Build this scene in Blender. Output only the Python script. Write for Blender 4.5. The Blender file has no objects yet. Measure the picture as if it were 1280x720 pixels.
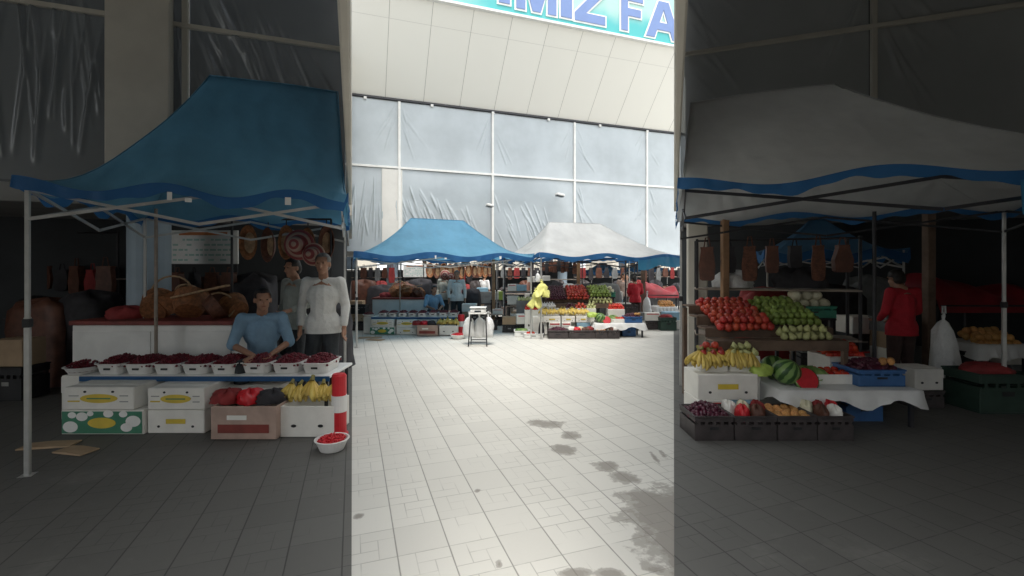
import bpy, bmesh, math, random
from mathutils import Vector, Matrix
random.seed(7)
R_ = math.radians
scene = bpy.context.scene
COL = scene.collection
CAMZ = 1.65
FOC = 570.0
CY, SY = math.cos(R_(19.3)), math.sin(R_(19.3))

# ------------------------------------------------------------------ frames
class Frame:
    """A local ground frame (x along a stall front, y away from the square)."""
    def __init__(s, deg):
        s.yaw = R_(deg)
        s.ex = (math.cos(s.yaw), math.sin(s.yaw)); s.ey = (-math.sin(s.yaw), math.cos(s.yaw))
    def w(s, x, y, z=0.0):
        return Vector((s.ex[0]*x + s.ey[0]*y, s.ex[1]*x + s.ey[1]*y, z))
    def at(s, px, py, y):
        u = (px-640)/FOC
        d = (SY + CY*u, CY - SY*u)
        lx = d[0]*s.ex[0] + d[1]*s.ex[1]; ly = d[0]*s.ey[0] + d[1]*s.ey[1]
        t = y/ly
        return (t*lx, CAMZ + (338-py)/FOC*t)
A = Frame(0)          # the hall, the paving, the blue tents
C = Frame(-19.3)      # counters set at a slight angle to the hall
G = Frame(-38.8)      # the added pavilion on the right

# ------------------------------------------------------------------ mesh builder
class MB:
    def __init__(s): s.v=[]; s.f=[]; s.m=[]; s.mi=0
    def add(s, vs, fs):
        o=len(s.v); s.v += [tuple(v) for v in vs]
        for f in fs: s.f.append(tuple(i+o for i in f)); s.m.append(s.mi)
        return s
    def mat(s, i): s.mi=i; return s
    def box(s, c, sz, b=0.0, rz=0.0, M=None):
        hx,hy,hz = sz[0]/2, sz[1]/2, sz[2]/2
        b=min(b,hx*.45,hy*.45,hz*.45)
        if b<=0:
            vs=[(x*hx,y*hy,z*hz) for x in(-1,1) for y in(-1,1) for z in(-1,1)]
            fs=[(0,1,3,2),(4,6,7,5),(0,4,5,1),(2,3,7,6),(0,2,6,4),(1,5,7,3)]
        else:
            bm=bmesh.new(); bmesh.ops.create_cube(bm,size=1)
            for v in bm.verts: v.co=Vector((v.co.x*2*hx,v.co.y*2*hy,v.co.z*2*hz))
            bmesh.ops.bevel(bm,geom=list(bm.edges),offset=b,segments=1,affect='EDGES')
            bm.verts.index_update()
            vs=[v.co.copy() for v in bm.verts]; fs=[[v.index for v in f.verts] for f in bm.faces]; bm.free()
        T = Matrix.Translation(Vector(c)) @ (M.to_4x4() if M is not None else Matrix.Rotation(rz,4,'Z'))
        return s.add([T@Vector(v) for v in vs], fs)
    def cyl(s, a, b, r0, r1=None, n=12, cap=True):
        r1=r0 if r1 is None else r1
        a=Vector(a); b=Vector(b); d=(b-a).normalized()
        q=d.to_track_quat('Z','Y').to_matrix()
        vs=[a+q@Vector((r0*math.cos(2*math.pi*i/n),r0*math.sin(2*math.pi*i/n),0)) for i in range(n)]
        vs+=[b+q@Vector((r1*math.cos(2*math.pi*i/n),r1*math.sin(2*math.pi*i/n),0)) for i in range(n)]
        fs=[(i,(i+1)%n,n+(i+1)%n,n+i) for i in range(n)]
        if cap: fs+=[tuple(range(n-1,-1,-1)),tuple(range(n,2*n))]
        return s.add(vs,fs)
    def tube(s, pts, rs, n=8):
        pts=[Vector(p) for p in pts]; rs=rs if isinstance(rs,(list,tuple)) else [rs]*len(pts)
        vs=[]; up=Vector((0.13,0.2,1))
        for i,p in enumerate(pts):
            d=(pts[min(i+1,len(pts)-1)]-pts[max(i-1,0)]).normalized()
            x=d.cross(up)
            if x.length<1e-4: x=d.cross(Vector((1,0,0)))
            x.normalize(); y=d.cross(x)
            vs+=[p+(x*math.cos(2*math.pi*k/n)+y*math.sin(2*math.pi*k/n))*rs[i] for k in range(n)]
        fs=[]
        for i in range(len(pts)-1):
            for k in range(n):
                fs.append((i*n+k,i*n+(k+1)%n,(i+1)*n+(k+1)%n,(i+1)*n+k))
        fs+=[tuple(range(n-1,-1,-1)),tuple(range((len(pts)-1)*n,len(pts)*n))]
        return s.add(vs,fs)
    def lathe(s, prof, n=20, c=(0,0,0), sx=1, sy=1):
        vs=[]
        for r,z in prof:
            vs+=[(c[0]+sx*r*math.cos(2*math.pi*k/n),c[1]+sy*r*math.sin(2*math.pi*k/n),c[2]+z) for k in range(n)]
        fs=[]
        for i in range(len(prof)-1):
            for k in range(n): fs.append((i*n+k,i*n+(k+1)%n,(i+1)*n+(k+1)%n,(i+1)*n+k))
        if prof[0][0]>1e-4: fs.append(tuple(range(n-1,-1,-1)))
        if prof[-1][0]>1e-4: fs.append(tuple(range((len(prof)-1)*n,len(prof)*n)))
        return s.add(vs,fs)
    def ball(s, c, r, n=12, m=8, M=None):
        r=r if isinstance(r,(list,tuple)) else (r,r,r)
        vs=[(0,0,-r[2])]
        for i in range(1,m):
            a=-math.pi/2+math.pi*i/m
            vs+=[(r[0]*math.cos(a)*math.cos(2*math.pi*k/n),r[1]*math.cos(a)*math.sin(2*math.pi*k/n),r[2]*math.sin(a)) for k in range(n)]
        vs.append((0,0,r[2])); L=len(vs)-1
        fs=[(0,1+(k+1)%n,1+k) for k in range(n)]
        for i in range(m-2):
            for k in range(n): fs.append((1+i*n+k,1+i*n+(k+1)%n,1+(i+1)*n+(k+1)%n,1+(i+1)*n+k))
        fs+=[(L,1+(m-2)*n+k,1+(m-2)*n+(k+1)%n) for k in range(n)]
        if M is not None: vs=[M@Vector(v) for v in vs]
        return s.add([(v[0]+c[0],v[1]+c[1],v[2]+c[2]) for v in vs],fs)
    def capsule(s,a,b,ra,rb,n=10):
        s.cyl(a,b,ra,rb,n); s.ball(a,ra,n,8); s.ball(b,rb,n,8); return s
    def grid(s, fn, nu, nv):
        vs=[fn(i/nu,j/nv) for j in range(nv+1) for i in range(nu+1)]
        fs=[(j*(nu+1)+i,j*(nu+1)+i+1,(j+1)*(nu+1)+i+1,(j+1)*(nu+1)+i) for j in range(nv) for i in range(nu)]
        return s.add(vs,fs)
    def poly(s, pts, y0, y1):
        """outline in x-z extruded from y0 to y1"""
        n=len(pts)
        vs=[(p[0],y0,p[1]) for p in pts]+[(p[0],y1,p[1]) for p in pts]
        fs=[tuple(range(n)),tuple(range(2*n-1,n-1,-1))]+[(i,n+i,n+(i+1)%n,(i+1)%n) for i in range(n)]
        return s.add(vs,fs)
    def mesh(s, name, mats, smooth=False):
        me=bpy.data.meshes.new(name); me.from_pydata(s.v,[],s.f)
        for m in (mats if isinstance(mats,(list,tuple)) else [mats]): me.materials.append(m)
        me.polygons.foreach_set('material_index',s.m)
        if smooth: me.polygons.foreach_set('use_smooth',[True]*len(s.f))
        me.update()
        bm=bmesh.new(); bm.from_mesh(me); bmesh.ops.recalc_face_normals(bm,faces=bm.faces); bm.to_mesh(me); bm.free()
        return me
    def build(s, name, mats, parent=None, loc=(0,0,0), rz=0.0, smooth=False):
        return link(name, s.mesh(name,mats,smooth), parent, loc, rz)

def link(name, me, parent=None, loc=(0,0,0), rz=0.0):
    o=bpy.data.objects.new(name,me); COL.objects.link(o)
    if parent is not None: o.parent=parent
    o.location=loc; o.rotation_euler=(0,0,rz)
    return o
def tag(o,label,cat,group=None,kind=None):
    if label: o['label']=label
    if cat: o['category']=cat
    if group: o['group']=group
    if kind: o['kind']=kind
    return o
def thing(name,label,cat,loc=(0,0,0),rz=0.0,group=None):
    o=link(name,None,None,loc,rz); o.empty_display_size=.1
    return tag(o,label,cat,group)
def struct(o): o['kind']='structure'; return o
def copy_tree(o,parent=None):
    c=o.copy(); COL.objects.link(c)
    if parent is not None: c.parent=parent
    for ch in list(o.children): copy_tree(ch,c)
    return c

# ------------------------------------------------------------------ materials
class E:
    """tiny arithmetic on shader sockets"""
    nt=None
    def __init__(s,k): s.k=k
    @staticmethod
    def op(o,*a,clamp=False):
        n=E.nt.nodes.new('ShaderNodeMath'); n.operation=o; n.use_clamp=clamp
        for i,x in enumerate(a):
            if isinstance(x,E): E.nt.links.new(x.k,n.inputs[i])
            else: n.inputs[i].default_value=x
        return E(n.outputs[0])
    def __add__(s,o): return E.op('ADD',s,o)
    def __radd__(s,o): return E.op('ADD',o,s)
    def __sub__(s,o): return E.op('SUBTRACT',s,o)
    def __rsub__(s,o): return E.op('SUBTRACT',o,s)
    def __mul__(s,o): return E.op('MULTIPLY',s,o)
    def __rmul__(s,o): return E.op('MULTIPLY',o,s)
    def __truediv__(s,o): return E.op('DIVIDE',s,o)
def step(x,a,b):
    n=E.nt.nodes.new('ShaderNodeMapRange'); n.interpolation_type='SMOOTHSTEP'
    E.nt.links.new(x.k,n.inputs[0]); n.inputs[1].default_value=a; n.inputs[2].default_value=b
    return E(n.outputs[0])
def noise(scale,detail=3,rough=.55,vec=None,out=0):
    n=E.nt.nodes.new('ShaderNodeTexNoise'); n.inputs['Scale'].default_value=scale
    n.inputs['Detail'].default_value=detail; n.inputs['Roughness'].default_value=rough
    if vec is not None: E.nt.links.new(vec,n.inputs['Vector'])
    return E(n.outputs[out])
def mixc(f,a,b,mode='MIX'):
    n=E.nt.nodes.new('ShaderNodeMix'); n.data_type='RGBA'; n.blend_type=mode
    for sock,x in ((n.inputs[0],f),(n.inputs[6],a),(n.inputs[7],b)):
        if isinstance(x,E): E.nt.links.new(x.k,sock)
        elif isinstance(x,(int,float)): sock.default_value=x
        else: sock.default_value=(x[0],x[1],x[2],1)
    return E(n.outputs[2])
def newmat(name):
    m=bpy.data.materials.new(name); m.use_nodes=True; E.nt=m.node_tree
    return m, m.node_tree.nodes['Principled BSDF']
def coord(kind='Object'):
    n=E.nt.nodes.new('ShaderNodeTexCoord'); return n.outputs[kind]
def sep(k):
    n=E.nt.nodes.new('ShaderNodeSeparateXYZ'); E.nt.links.new(k,n.inputs[0]); return [E(o) for o in n.outputs]
def comb(x,y,z):
    n=E.nt.nodes.new('ShaderNodeCombineXYZ')
    for i,v in enumerate((x,y,z)):
        if isinstance(v,E): E.nt.links.new(v.k,n.inputs[i])
        else: n.inputs[i].default_value=v
    return n.outputs[0]
def bump(bs,h,strength=.3,dist=.02):
    n=E.nt.nodes.new('ShaderNodeBump'); n.inputs['Strength'].default_value=strength; n.inputs['Distance'].default_value=dist
    E.nt.links.new(h.k,n.inputs['Height']); E.nt.links.new(n.outputs[0],bs.inputs['Normal'])
MATS={}
def mat(name,c,rough=.6,var=.15,sc=6,bmp=0,metal=0,c2=None,rand=0,spec=.5,sss=0):
    if name in MATS: return MATS[name]
    m,bs=newmat(name)
    v=coord()
    n=noise(sc,4,.6,v); n=step(n,.3,.7)
    lo=tuple(x*(1-var) for x in c); hi=tuple(min(1,x*(1+var*.6)) for x in c)
    if c2: hi=c2
    col=mixc(n,lo,hi)
    if rand:
        oi=E.nt.nodes.new('ShaderNodeObjectInfo'); rr=E(oi.outputs['Random'])
        hs=E.nt.nodes.new('ShaderNodeHueSaturation')
        E.nt.links.new(col.k,hs.inputs['Color'])
        E.nt.links.new((rr*(2*rand)+(1-rand)).k,hs.inputs['Value'])
        E.nt.links.new((E.op('FRACT',rr*7.3)*(.06*rand)+(.5-.03*rand)).k,hs.inputs['Hue'])
        col=E(hs.outputs[0])
    E.nt.links.new(col.k,bs.inputs['Base Color'])
    bs.inputs['Roughness'].default_value=rough; bs.inputs['Metallic'].default_value=metal
    bs.inputs['Specular IOR Level'].default_value=spec
    if bmp: bump(bs,noise(sc*3,4,.6,v),bmp,.02)
    MATS[name]=m; return m

white=mat('white_paint',(.84,.84,.81),.45,.08,3)
cartonw=mat('white_carton',(.84,.82,.76),.7,.07,4)
cartonb=mat('brown_carton',(.42,.30,.19),.8,.12,4)
cartonp=mat('pinkish_crate_board',(.46,.33,.27),.8,.14,5)
yellow=mat('yellow_print',(.70,.52,.06),.6,.1,6)
green_print=mat('green_print',(.05,.22,.13),.6,.1,6)
greyprint=mat('grey_print',(.32,.32,.30),.7,.1,6)
blackp=mat('black_plastic',(.02,.02,.022),.5,.3,6)
darkcrate=mat('dark_crate_plastic',(.055,.045,.045),.55,.3,9)
greencrate=mat('green_crate_plastic',(.05,.30,.20),.5,.15,6)
bluecrate=mat('blue_crate_plastic',(.04,.13,.32),.45,.15,6)
lightblue=mat('light_blue_board',(.30,.50,.62),.6,.1,6)
dgreen=mat('dark_green_plastic',(.03,.06,.045),.5,.2,6)
basinw=mat('white_plastic_basin',(.80,.79,.76),.35,.05,5)
berry=mat('dark_red_berries',(.16,.008,.02),.35,.5,40)
redp=mat('red_plastic',(.62,.02,.03),.4,.12,5)
steel=mat('pale_tent_pole',(.58,.58,.56),.35,.1,8,metal=.5)
darksteel=mat('dark_pole',(.045,.045,.05),.45,.2,8,metal=.4)
wood=mat('brown_wood_post',(.34,.20,.11),.75,.25,5,bmp=.2)
darkwood=mat('dark_wood_post',(.15,.10,.07),.75,.3,5,bmp=.2)
plank=mat('grey_plank',(.36,.30,.25),.8,.2,6,bmp=.2)
wicker=mat('brown_wicker',(.30,.12,.045),.7,.45,22,bmp=.5)
wickerpale=mat('pale_wicker',(.46,.30,.17),.7,.35,20,bmp=.5)
wickerdark=mat('dark_wicker',(.13,.045,.022),.65,.45,18,bmp=.5)
redrim=mat('red_brown_board',(.22,.04,.03),.6,.25,6)
cloth_w=mat('white_cloth',(.78,.78,.76),.85,.06,5,bmp=.15)
bag_w=mat('white_plastic_bag',(.80,.81,.80),.4,.05,7,bmp=.9)
bag_y=mat('yellow_plastic_bag',(.80,.78,.25),.45,.1,7,bmp=.5)
bag_dark=mat('dark_goods_fabric',(.035,.033,.038),.8,.5,4)
bag_brown=mat('brown_leather',(.13,.05,.03),.55,.4,6)
bag_mid=mat('grey_goods_fabric',(.20,.21,.21),.8,.3,4)
bag_blue=mat('blue_goods_fabric',(.06,.17,.30),.75,.3,4)
bag_red=mat('red_goods_fabric',(.28,.03,.03),.75,.3,4)
redtarp=mat('dark_red_tarpaulin',(.30,.02,.03),.5,.25,3,bmp=.25)
skin=mat('skin',(.36,.19,.12),.5,.1,10)
hair_d=mat('dark_hair',(.018,.013,.011),.55,.4,30)
hair_g=mat('grey_hair',(.16,.15,.14),.6,.4,30)
eye_m=mat('dark_eye',(.02,.015,.012),.2,.1,10)
lip_m=mat('lip',(.25,.09,.07),.5,.1,10)
shirt_b=mat('blue_shirt_fabric',(.22,.36,.50),.8,.15,5,bmp=.8)
shirt_g=mat('pale_grey_shirt_fabric',(.66,.66,.63),.8,.12,5,bmp=.8)
shirt_s=mat('sage_grey_shirt_fabric',(.30,.32,.29),.8,.15,5,bmp=.8)
shirt_w=mat('white_shirt_fabric',(.75,.75,.74),.8,.08,5,bmp=.8)
shirt_br=mat('brown_jacket_fabric',(.16,.12,.10),.8,.2,5,bmp=.8)
shirt_r=mat('red_jacket_fabric',(.50,.015,.03),.75,.15,5,bmp=.8)
trous_d=mat('dark_trouser_fabric',(.035,.04,.045),.85,.25,5,bmp=.8)
trous_br=mat('dark_brown_trouser_fabric',(.06,.035,.03),.85,.25,5,bmp=.8)
shoe=mat('black_shoe',(.015,.013,.012),.4,.2,9)
apple_r=mat('red_apple',(.50,.02,.025),.3,.3,9,c2=(.62,.10,.05),rand=.25)
apple_g=mat('green_apple',(.22,.34,.05),.35,.2,9,c2=(.36,.46,.12),rand=.25)
apple_p=mat('pale_green_pear',(.45,.50,.18),.4,.2,9,c2=(.58,.56,.28),rand=.2)
peach=mat('orange_peach',(.68,.26,.06),.55,.25,7,c2=(.74,.44,.16),rand=.2)
tomato=mat('red_tomato',(.62,.05,.02),.25,.2,6,rand=.2)
cream=mat('cream_melon',(.68,.64,.47),.6,.15,9,rand=.15)
garlic=mat('white_bag_of_garlic',(.78,.76,.74),.5,.08,9,rand=.08)
plum=mat('dark_plum',(.08,.012,.03),.3,.4,20)
banana_m=mat('ripe_banana',(.68,.46,.07),.5,.2,9,c2=(.72,.56,.16),rand=.15)
bstem=mat('banana_stem',(.25,.22,.06),.7,.3,9)
melon_red=mat('watermelon_flesh',(.58,.03,.04),.35,.15,12)
leafm=mat('green_vegetable_leaves',(.12,.26,.05),.6,.35,9,c2=(.30,.42,.14))
limebag=mat('lime_green_bag',(.45,.60,.12),.45,.12,5,bmp=.3)
bluegrey=mat('pale_blue_column_paint',(.36,.45,.52),.6,.08,2)
palecol=mat('pale_column_render',(.72,.71,.67),.75,.06,2)
beige=mat('beige_column_render',(.60,.57,.50),.75,.07,2,bmp=.1)
concrete=mat('grey_concrete',(.28,.28,.27),.85,.15,2,bmp=.2)
concrete_dark=mat('shade_dark_concrete',(.10,.098,.092),.85,.3,1.2)  # hall's deep shade darkened into the floor colour
darkint=mat('dim_interior_dark',(.05,.055,.06),.8,.2,1)  # even near-black stands in for dim, unlit interiors
bark=mat('bark',(.10,.075,.055),.9,.3,9,bmp=.5)
leaf1=mat('tree_leaves',(.05,.10,.022),.6,.35,3,c2=(.11,.17,.045))
cream_wall=mat('cream_house_wall',(.62,.58,.50),.8,.08,1)
rooftile=mat('rust_red_roof',(.30,.10,.06),.8,.25,4)
glassd=mat('dark_window_glass',(.03,.04,.05),.1,.1,3)
signgreen=mat('pale_green_print',(.42,.62,.56),.6,.1,5)
signhead=mat('orange_red_print',(.60,.20,.06),.6,.2,8)
lampw=mat('lamp_housing_white',(.72,.72,.70),.4,.05,6)

def canopy_mat(name,top,rough=.55):
    m,bs=newmat(name); v=coord()
    n=noise(1.6,4,.6,v)
    col=mixc(step(n,.3,.75),tuple(c*.88 for c in top),tuple(min(1,c*1.06) for c in top))
    E.nt.links.new(col.k,bs.inputs['Base Color']); bs.inputs['Roughness'].default_value=rough
    w=E.nt.nodes.new('ShaderNodeTexWave'); w.inputs['Scale'].default_value=1.1; w.inputs['Distortion'].default_value=9; w.inputs['Detail'].default_value=3
    E.nt.links.new(v,w.inputs['Vector'])
    bump(bs,E(w.outputs['Fac'])*.7+n+noise(7,4,.6,v)*.5,.5,.035)
    tl=E.nt.nodes.new('ShaderNodeBsdfTranslucent'); E.nt.links.new(col.k,tl.inputs[0])
    mx=E.nt.nodes.new('ShaderNodeMixShader'); mx.inputs[0].default_value=.45
    E.nt.links.new(bs.outputs[0],mx.inputs[1]); E.nt.links.new(tl.outputs[0],mx.inputs[2]); E.nt.links.new(mx.outputs[0],E.nt.nodes['Material Output'].inputs[0])
    MATS[name]=m; return m
can_blue=canopy_mat('blue_canopy_fabric',(.14,.37,.55))
can_white=canopy_mat('white_canopy_fabric',(.66,.68,.68))
val_blue=canopy_mat('royal_blue_valance_fabric',(.04,.17,.40))
val_teal=canopy_mat('teal_blue_valance_fabric',(.06,.27,.46))
can_far=canopy_mat('faded_blue_canopy_fabric',(.15,.34,.56))

def melon_mat():
    m,bs=newmat('striped_watermelon_rind'); x,y,z=sep(coord())
    a=E.op('ARCTAN2',y,x); n=noise(7,3,.6,coord())
    s=E.op('SINE',a*9+n*5)
    E.nt.links.new(mixc(step(s,-.3,.35),(.03,.09,.02),(.20,.33,.10)).k,bs.inputs['Base Color']); bs.inputs['Roughness'].default_value=.35
    return m
melon_rind=melon_mat()
def hat_mat():
    m,bs=newmat('red_and_cream_ringed_straw'); x,y,z=sep(coord())
    r=E.op('SQRT',x*x+z*z); s=E.op('SINE',r*95)
    E.nt.links.new(mixc(step(s,-.2,.2),(.26,.05,.05),(.42,.28,.22)).k,bs.inputs['Base Color']); bs.inputs['Roughness'].default_value=.7
    bump(bs,s,.4,.01); return m
hatm=hat_mat()
def wave_sheet_mat(name,c,fac,rough=.22):
    m,bs=newmat(name); v=coord()
    n=noise(.5,4,.6,v)
    col=mixc(step(n,.25,.75),tuple(x*.85 for x in c),tuple(x*1.1 for x in c))
    E.nt.links.new(col.k,bs.inputs['Base Color']); bs.inputs['Roughness'].default_value=rough
    bs.inputs['Specular IOR Level'].default_value=.8
    bump(bs,noise(2.2,4,.6,v),.12,.05)
    tr=E.nt.nodes.new('ShaderNodeBsdfTransparent'); tr.inputs[0].default_value=(.9,.93,.95,1)
    mx=E.nt.nodes.new('ShaderNodeMixShader'); mx.inputs[0].default_value=fac
    E.nt.links.new(bs.outputs[0],mx.inputs[1]); E.nt.links.new(tr.outputs[0],mx.inputs[2])
    E.nt.links.new(mx.outputs[0],E.nt.nodes['Material Output'].inputs[0])
    return m
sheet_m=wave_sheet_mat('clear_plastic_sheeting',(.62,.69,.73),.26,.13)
sheet_p=wave_sheet_mat('pale_dimmed_plastic_sheeting',(.46,.48,.48),.12,.3)  # hall sheeting a step darker, pavilion dimness set in the colour
sheet_d=wave_sheet_mat('dimmed_plastic_sheeting',(.20,.22,.23),.22,.25)  # darkest copy of the sheeting, left side's shade put into the colour

def fascia_mat():
    m,bs=newmat('cream_cladding'); x,y,z=sep(coord())
    fx=E.op('FRACT',(x+40.8)/1.36)
    jx=1-step(E.op('ABSOLUTE',fx-.5)*-1+.5,.002,.008)
    jz=(1-step(E.op('ABSOLUTE',z-2.6),.004,.012))*.35
    n=noise(.6,3,.6,coord())
    cell=E.nt.nodes.new('ShaderNodeTexWhiteNoise'); cell.noise_dimensions='1D'
    E.nt.links.new(E.op('FLOOR',(x+40.8)/1.36).k,cell.inputs['W'])
    base=mixc(E(cell.outputs[0])*.6+n*.4,(.82,.81,.75),(.87,.86,.80))
    j=E.op('MAXIMUM',jx,jz)
    E.nt.links.new(mixc(j*.75,base,(.12,.11,.10)).k,bs.inputs['Base Color'])
    bs.inputs['Roughness'].default_value=.35; bump(bs,1-j,.4,.01)
    return m
fascia_m=fascia_mat()
def signpanel_mat():
    m,bs=newmat('teal_sign_print'); v=coord(); x,y,z=sep(v)
    n=noise(.45,3,.5,v)
    f=step(n*.9+step(z,.25,1.2)*.35,.45,.75)
    E.nt.links.new(mixc(f,(.07,.42,.43),(.36,.56,.52)).k,bs.inputs['Base Color']); bs.inputs['Roughness'].default_value=.4
    return m
signpanel=signpanel_mat()
letterm=mat('lavender_blue_letter',(.16,.24,.47),.4,.05,2)

# ground -----------------------------------------------------------------
def gpx(px,py):
    d=FOC*CAMZ/(py-338); return ((px-640)/FOC*d, d)
def paving_mat(name,stains,base=(.66,.645,.59),joint=.75,jc=(.13,.125,.11)):
    m,bs=newmat(name); v=coord(); x,y,z=sep(v)
    T=.30
    a=x/T+.18; b=y/T+.02
    fa=E.op('FRACT',a); fb=E.op('FRACT',b)
    ia=E.op('FLOOR',a); ib=E.op('FLOOR',b)
    wn=E.nt.nodes.new('ShaderNodeTexWhiteNoise'); wn.noise_dimensions='2D'
    E.nt.links.new(comb(ia,ib,0),wn.inputs['Vector']); rnd=E(wn.outputs[0])
    n1=noise(.35,5,.6,v); n2=noise(5,4,.6,v); n3=noise(60,2,.5,v)
    def line(q,c,w): return 1-step(E.op('ABSOLUTE',q-c),w*.3,w)
    def gt(q,c): return E.op('GREATER_THAN',q,c)
    da=E.op('MINIMUM',fa,1-fa); db=E.op('MINIMUM',fb,1-fb)
    wob=(n2-.5)*.010
    ja=1-step(da+wob,.006,.020); jb=(1-step(db+wob,.004,.015))*step(n2,.30,.55)
    pin=E.op('MAXIMUM',E.op('MAXIMUM',line(fb,.333,.014)*(1-gt(fa,.667)), line(fa,.667,.014)*(1-gt(fb,.667))),
             E.op('MAXIMUM',line(fb,.667,.014)*gt(fa,.333), line(fa,.333,.014)*gt(fb,.333)))
    pinv=pin*step(noise(1.7,3,.6,v),.42,.62)*.46*step(rnd,.05,.2)
    c0=tuple(q*.90 for q in base)
    col=mixc(n1*.35+rnd*.5+n3*.15,c0,tuple(min(1,q*1.07) for q in base))
    col=mixc(E.op('MAXIMUM',E.op('MAXIMUM',ja*.85,jb*.7)*joint,pinv),col,jc)
    # grit
    col=mixc(step(noise(9,5,.7,v),.66,.74)*.20,col,(.25,.23,.20))
    col=mixc((1-step(noise(38,3,.7,v),.235,.27))*step(noise(.9,3,.6,v),.45,.6)*.8,col,(.10,.09,.08))
    col=mixc(step(noise(.8,6,.72,v),.56,.75)*.22,col,(.40,.385,.35))
    rough=.62+n2*.1
    if stains:
        # damp patches with outlines of their own
        r=R_(-19.3)
        lx=x*math.cos(r)+y*math.sin(r); ly=y*math.cos(r)-x*math.sin(r)
        dist=None
        for (px,py,rx,ry,k) in stains:
            cx,cy=gpx(px,py); ex=rx/FOC*cy; ey=abs(gpx(px,py-ry)[1]-gpx(px,py+ry)[1])/2
            qx=(lx-cx)/ex; qy=(ly-cy)/ey
            d=E.op('SQRT',qx*qx+qy*qy)+(1-k)
            dist=d if dist is None else E.op('MINIMUM',dist,d)
        dn=dist+(noise(4.5,2,.5,v)-.5)*1.3+(noise(14,4,.65,v)-.5)*1.1
        wet=1-step(dn,.70,.90)
        edge=wet*.62+ (1-step(dn,.45,.62))*.2
        col=mixc(edge*.95,col,mixc(n2,(.175,.155,.13),(.24,.215,.185)))
        rough=rough-wet*.2
    E.nt.links.new(col.k,bs.inputs['Base Color']); E.nt.links.new(rough.k,bs.inputs['Roughness'])
    bs.inputs['Specular IOR Level'].default_value=.3
    bump(bs,1-E.op('MAXIMUM',ja,jb)+n3*.15+n2*.1,.25,.004)
    return m
STAINS=[(683,530,30,6,1),(712,545,16,7,.9),(703,562,20,7,1),(760,583,22,8,1),(782,598,22,12,1),(812,622,52,13,1),
        (850,640,66,30,1.35),(868,672,62,36,1.35),(885,700,70,34,1.35),(722,718,30,9,.95),(765,719,36,10,.95),(820,712,30,14,.9),
        (449,646,9,6,.8),(597,614,6,4,.8),(624,706,10,12,.72),(818,572,5,12,.75),(830,570,7,10,.7)]
paving=paving_mat('pale_paving',STAINS)
paving_dark=paving_mat('shade_dark_paving',None,(.135,.132,.122),.8,(.03,.03,.028))  # darker copy of the plaza paving, side shade put into the colour
earth=mat('earth_ground',(.30,.28,.24),.9,.15,.3)

def sheetobj(name,pts,z,m):
    o=MB().add([(p[0],p[1],z) for p in pts],[tuple(range(len(pts)))]).build(name,m); return struct(o)
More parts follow.
